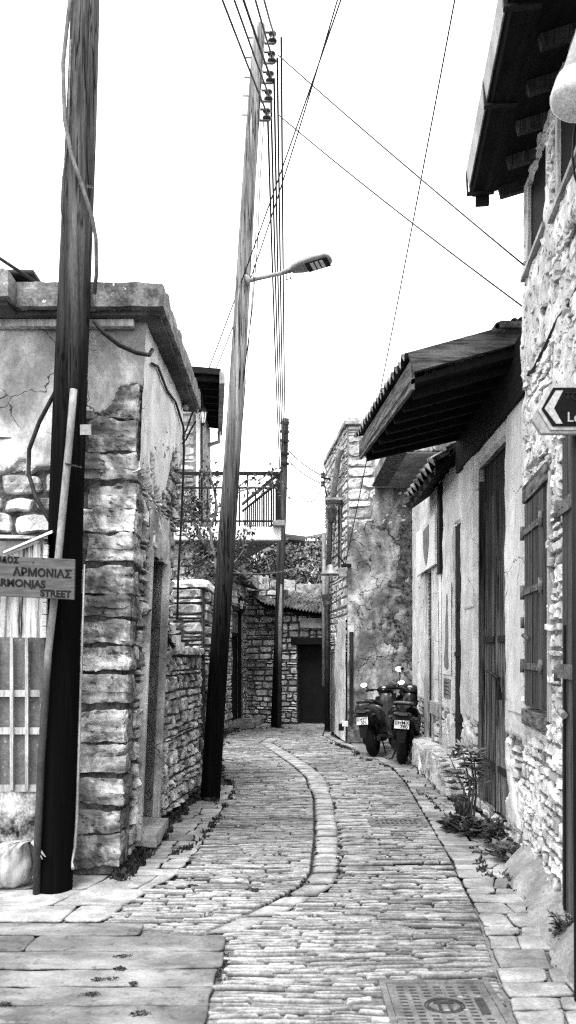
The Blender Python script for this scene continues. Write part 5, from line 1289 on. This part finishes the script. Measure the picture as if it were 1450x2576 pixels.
# climbing vine in front of the terrace house
vn = thing('climbing_vine', 'bare twisted climbing vine with small leaves over the stone pier and railing', 'vine', (-1.6, 11.5, 2.3))
b = MB()
br = [[(548, 1480), (540, 1400), (528, 1330), (545, 1280), (533, 1210), (530, 1180)], [(500, 1370), (470, 1350), (445, 1345), (436, 1340)], [(540, 1400), (505, 1350), (480, 1290), (462, 1250)],
      [(520, 1440), (500, 1420), (470, 1440), (440, 1450)], [(590, 1230), (620, 1210), (660, 1205), (695, 1180)], [(585, 1280), (600, 1240), (640, 1225), (690, 1225)], [(560, 1420), (600, 1440), (640, 1460), (660, 1470)],
      [(534, 1230), (520, 1190), (526, 1165), (545, 1150)], [(470, 1440), (520, 1400), (560, 1370), (600, 1395)], [(440, 1480), (480, 1460), (540, 1440), (575, 1450)], [(500, 1480), (480, 1400), (520, 1340)], [(437, 1300), (470, 1270), (500, 1265), (540, 1250)], [(560, 1450), (610, 1395), (615, 1340), (612, 1330)]]
lv = MB()
for i, l_ in enumerate(br):
    d = 11.4 if i not in (4, 5) else 12.8
    pts = []
    for k in range(len(l_)-1):
        for j in range(4): t_ = j/4; pts.append(P(l_[k][0]*(1-t_)+l_[k+1][0]*t_+rnd(-3, 3), l_[k][1]*(1-t_)+l_[k+1][1]*t_+rnd(-3, 3), d+rnd(-.04, .04)))
    pts.append(P(*l_[-1], d)); r0 = .035 if i in (0, 2) else .016
    b.tube(pts, [r0*(1-.7*k/len(pts)) for k in range(len(pts))], 6)
    for p_ in pts:
        if random.random() < .45: leaves(lv, p_+Vector((rnd(-.1, .1), rnd(-.1, .1), rnd(-.05, .1))), rnd(.06, .16), 12, .075)
for (x, y, r_, n) in [(480, 1280, .25, 160), (500, 1310, .3, 220), (470, 1250, .2, 110), (515, 1290, .25, 150), (530, 1200, .12, 60), (690, 1200, .12, 70), (715, 1240, .1, 30), (610, 1350, .16, 70), (500, 1390, .25, 110), (545, 1470, .3, 110), (470, 1400, .3, 90)]:
    leaves(lv, P(x, y, 11.4 if x < 600 else 12.6), r_, int(n*.6), .075, shell=.15)
b.build('vine_stem', M['bark'], vn); lv.build('foliage', M['leaf'], vn)
t = thing('climbing_vine', 'thin dark twig climbing the tall stone house wall left of its corner', 'vine', P(455, 1130, 13))
b = MB()
for l_ in ([(440, 1150), (455, 1110), (470, 1080), (485, 1040), (497, 1010)], [(445, 1140), (458, 1085), (452, 1070)], [(450, 1125), (470, 1105), (478, 1085), (495, 1060)], [(437, 1160), (447, 1150)]): b.tube([P(x+rnd(-2, 2), y, 13.1) for x, y in l_], .016, 5)
b.build('vine_stem', M['timber_dark'], t)

# ------------------------------------------------------------ scooters
def scooter(label, loc, rz, lean, plate, kind):
    t = thing('scooter', label, 'scooter', loc, rz, 'scooters parked by the wall'); t.rotation_euler = (0, lean, rz); t.scale = (1.06, .92, 1.0) if kind else (.93, .9, .96)
    gm = M['gloss_black'] if kind else M['gloss_grey']
    for nm, y, w_ in (('rear_wheel', 0, .068), ('front_wheel', 1.26, .05)):
        b = MB(); b.lathe((-w_, y, .24), (1, 0, 0), [(.15, 0), (.20, .0), (.232, w_*.4), (.242, w_), (.232, w_*1.6), (.20, w_*2), (.15, w_*2)], 32)
        wo2 = b.build(nm, M['rubber'], t, True)
        b = MB(); b.lathe((-w_*.6, y, .24), (1, 0, 0), [(0, -.005), (.04, 0), (.05, w_*.2), (.14, w_*.1), (.155, 0), (.155, w_*1.2), (.14, w_*1.1), (.05, w_), (.04, w_*1.25), (0, w_*1.25)], 24); b.build('rim', M['gloss_grey'], wo2, True)
    b = MB()
    b.loft([((0, -.42, .80), .05, .03), ((0, -.38, .79), .10, .055), ((0, -.30, .76), .17, .11), ((0, -.14, .70), .215, .16), ((0, .1, .63), .22, .2), ((0, .32, .56), .20, .22), ((0, .48, .48), .16, .2), ((0, .56, .42), .12, .14)], 20)
    b.build('rear_body', gm, t, True)
    for s in (-1, 1):
        b = MB(); b.loft([((s*.12, -.32, .70), .03, .05), ((s*.16, -.2, .66), .04, .09), ((s*.18, 0, .60), .045, .12), ((s*.17, .25, .5), .04, .12), ((s*.13, .42, .42), .02, .06)], 12); b.build('side_panel', M['gloss_grey'], t, True)
    b = MB(); b.loft([((0, -.30, .86), .08, .02), ((0, -.22, .88), .13, .04), ((0, 0, .86), .145, .05), ((0, .2, .82), .14, .05), ((0, .42, .80), .11, .05), ((0, .55, .77), .06, .03)], 16); b.build('seat', M['seat_vinyl'], t, True)
    b = MB(); b.tube([(.11, -.18, .86), (.12, -.32, .885), (.08, -.42, .90), (0, -.45, .905), (-.08, -.42, .90), (-.12, -.32, .885), (-.11, -.18, .86)], .016, 8); b.build('grab_rail', M['gloss_grey'] if not kind else M['zinc'], t, True)
    b = MB(); b.loft([((0, -.435, .74), .07, .02), ((0, -.41, .74), .10, .03), ((0, -.36, .74), .12, .035)], 14); b.build('tail_light', M['lens'], t, True)
    for s in (-1, 1):
        b = MB(); b.loft([((s*.17, -.37, .68), .012, .01), ((s*.165, -.34, .68), .03, .024), ((s*.14, -.28, .68), .03, .026)], 10); b.build('turn_signal', M['lens'], t, True)
    b = MB(); b.hexa([(-.09, -.42, .66), (.09, -.42, .66), (.08, -.36, .66), (-.08, -.36, .66), (-.10, -.40, .74), (.10, -.40, .74), (.09, -.34, .74), (-.09, -.34, .74)])
    b.hexa([(-.05, -.48, .34), (.05, -.48, .34), (.05, -.465, .34), (-.05, -.465, .34), (-.09, -.43, .66), (.09, -.43, .66), (.09, -.40, .66), (-.09, -.40, .66)])
    b.build('mudguard', M['rubber'], t, True, bevel=.006)
    b = MB(); b.hexa([(-.096, -.475, .54), (.096, -.475, .54), (.096, -.469, .54), (-.096, -.469, .54), (-.096, -.462, .655), (.096, -.462, .655), (.096, -.456, .655), (-.096, -.456, .655)]); po = b.build('number_plate', M['plate_white'], t, True)
    b = MB(); b.hexa([(-.092, -.4755, .60), (-.055, -.4755, .60), (-.055, -.472, .60), (-.092, -.472, .60), (-.092, -.468, .652), (-.055, -.468, .652), (-.055, -.463, .652), (-.092, -.463, .652)]); b.build('country_band', M['plate_blue'], po, True)
    zt_ = Vector((0, .013, .115)).normalized()
    text(plate[0], .066, M['black'], po, 'lettering', (.022, -.4735, .604), (1, 0, 0), zt_, .001, 'CENTER', .0008, True)
    text(plate[1], .066, M['black'], po, 'lettering', (.028, -.4795, .550), (1, 0, 0), zt_, .001, 'CENTER', .0008, True)
    b = MB(); b.loft([((0, .48, .30), .13, .08), ((0, .7, .27), .17, .05), ((0, .95, .28), .17, .06), ((0, 1.02, .34), .14, .05)], 14); b.build('floorboard', gm, t, True)
    b = MB(); b.tube([(0, .98, .35), (0, 1.04, .6), (0, 1.0, .85), (0, .96, 1.0)], [.13, .15, .13, .09], 14)
    rows = []
    for z, y, w_ in ((.30, 1.0, .17), (.45, 1.05, .22), (.62, 1.07, .24), (.80, 1.05, .22), (.92, 1.02, .17)):
        rows.append([(w_*q, y - .10*q*q, z) for q in (-1, -.7, -.35, 0, .35, .7, 1)])
    b.smooth = True; b.grid(rows)
    b.grid([[(w_*q, y + .09 - .16*q*q, z) for q in (-1, -.7, -.35, 0, .35, .7, 1)] for z, y, w_ in ((.30, 1.05, .17), (.45, 1.1, .22), (.62, 1.14, .24), (.80, 1.12, .22), (.92, 1.06, .17))]); b.smooth = False
    b.build('leg_shield', gm, t, True)
    b = MB(); b.loft([((0, .86, 1.02), .07, .03), ((0, .90, 1.02), .13, .055), ((0, .98, 1.03), .15, .07), ((0, 1.08, 1.0), .12, .07), ((0, 1.14, .97), .05, .04)], 16); hd = b.build('headset', M['gloss_black'], t, True)
    b = MB(); b.lathe((0, .885, 1.055), (0, -.75, .66), [(.04, 0), (.036, .008), (0, .010)], 20); b.build('speedometer', M['zinc'], hd, True)
    b = MB(); b.tube([(-.32, .84, 1.03), (-.2, .90, 1.04), (0, .94, 1.03), (.2, .90, 1.04), (.32, .84, 1.03)], .014, 8)
    for s in (-1, 1): b.tube([(s*.32, .84, 1.03), (s*.20, .895, 1.04)], .021, 10); b.tube([(s*.34, .90, 1.035), (s*.2, .95, 1.045)], .008, 6)
    b.build('handlebar', M['rubber'], t, True)
    b = MB(); b.loft([((0, 1.05, .95), .13, .03), ((0, 1.10, .96), .17, .08), ((0, 1.2, .86), .12, .08), ((0, 1.24, .78), .06, .04)], 14); b.build('front_fairing', gm, t, True)
    b = MB()
    for s in (-1, 1): b.tube([(s*.05, 1.2, .55), (s*.06, 1.26, .26)], .018, 8)
    b.build('fork', M['dark_metal'], t, True)
    b = MB(); rows = []
    for k in range(9): a = R(20+k*16); rows.append([(x, 1.26+.27*math.cos(a), .24+.27*math.sin(a)+.02*(1-(x/.07)**2)) for x in (-.07, -.04, 0, .04, .07)])
    b.smooth = True; b.grid(rows); b.smooth = False; b.build('front_mudguard', gm, t, True)
    for s in (-1, 1):
        if kind and s > 0: mp = (.33, .86, 1.30)
        elif kind: mp = (-.16, .82, 1.33)
        else: mp = (s*.34, .85, 1.13)
        b = MB(); b.tube([(s*.17, .92, 1.05), (s*.2 if not kind else s*.15, .90, mp[2]-.12), (mp[0], mp[1]+.02, mp[2]-.03)], .008, 6)
        b.loft([((mp[0], mp[1], mp[2]), .068, .045), ((mp[0], mp[1]+.02, mp[2]), .064, .042), ((mp[0], mp[1]+.045, mp[2]), .03, .02)], 16); mo = b.build('mirror', M['gloss_black'], t, True)
        b = MB(); b.prism([(mp[0]+.062*math.cos(k*math.pi/10), mp[1]-.02+.36*.042*math.sin(k*math.pi/10), mp[2]+.93*.042*math.sin(k*math.pi/10)) for k in range(20)], (0, -.003, .001)); b.build('mirror_glass', M['mirror'], mo, True)
    b = MB(); b.loft([((.16, -.18, .30), .035, .04), ((.17, -.12, .30), .055, .06), ((.16, .15, .28), .05, .055), ((.13, .35, .26), .02, .02)], 14); b.build('exhaust', M['dark_metal'], t, True)
    b = MB(); b.loft([((-.10, -.08, .27), .05, .08), ((-.11, .15, .30), .06, .11), ((-.10, .45, .30), .06, .12)], 12); b.build('engine_case', M['dark_metal'], t, True)
    b = MB(); b.tube([(-.08, .35, .25), (-.16, .30, .02), (-.20, .26, .015)], .014, 6); b.tube([(0.08, .30, .2), (.14, .22, .02)], .012, 6); b.build('stand', M['dark_metal'], t, True)
    b = MB(); b.tube([(.11, -.04, .3), (.12, -.1, .66)], .028, 10); b.tube([(-.11, -.04, .3), (-.12, -.1, .66)], .028, 10); b.build('shock_absorber', M['dark_metal'], t, True)
scooter('left scooter with grab rail and plate HYT 371 parked against the cracked wall', (1.32, 11.9, 0), R(-24), R(-5), ('HYT', '371'), 0)
scooter('right scooter with tall round mirrors and plate HMX 790', (1.635, 11.12, 0), R(-13), R(3), ('HMX', '790'), 1)
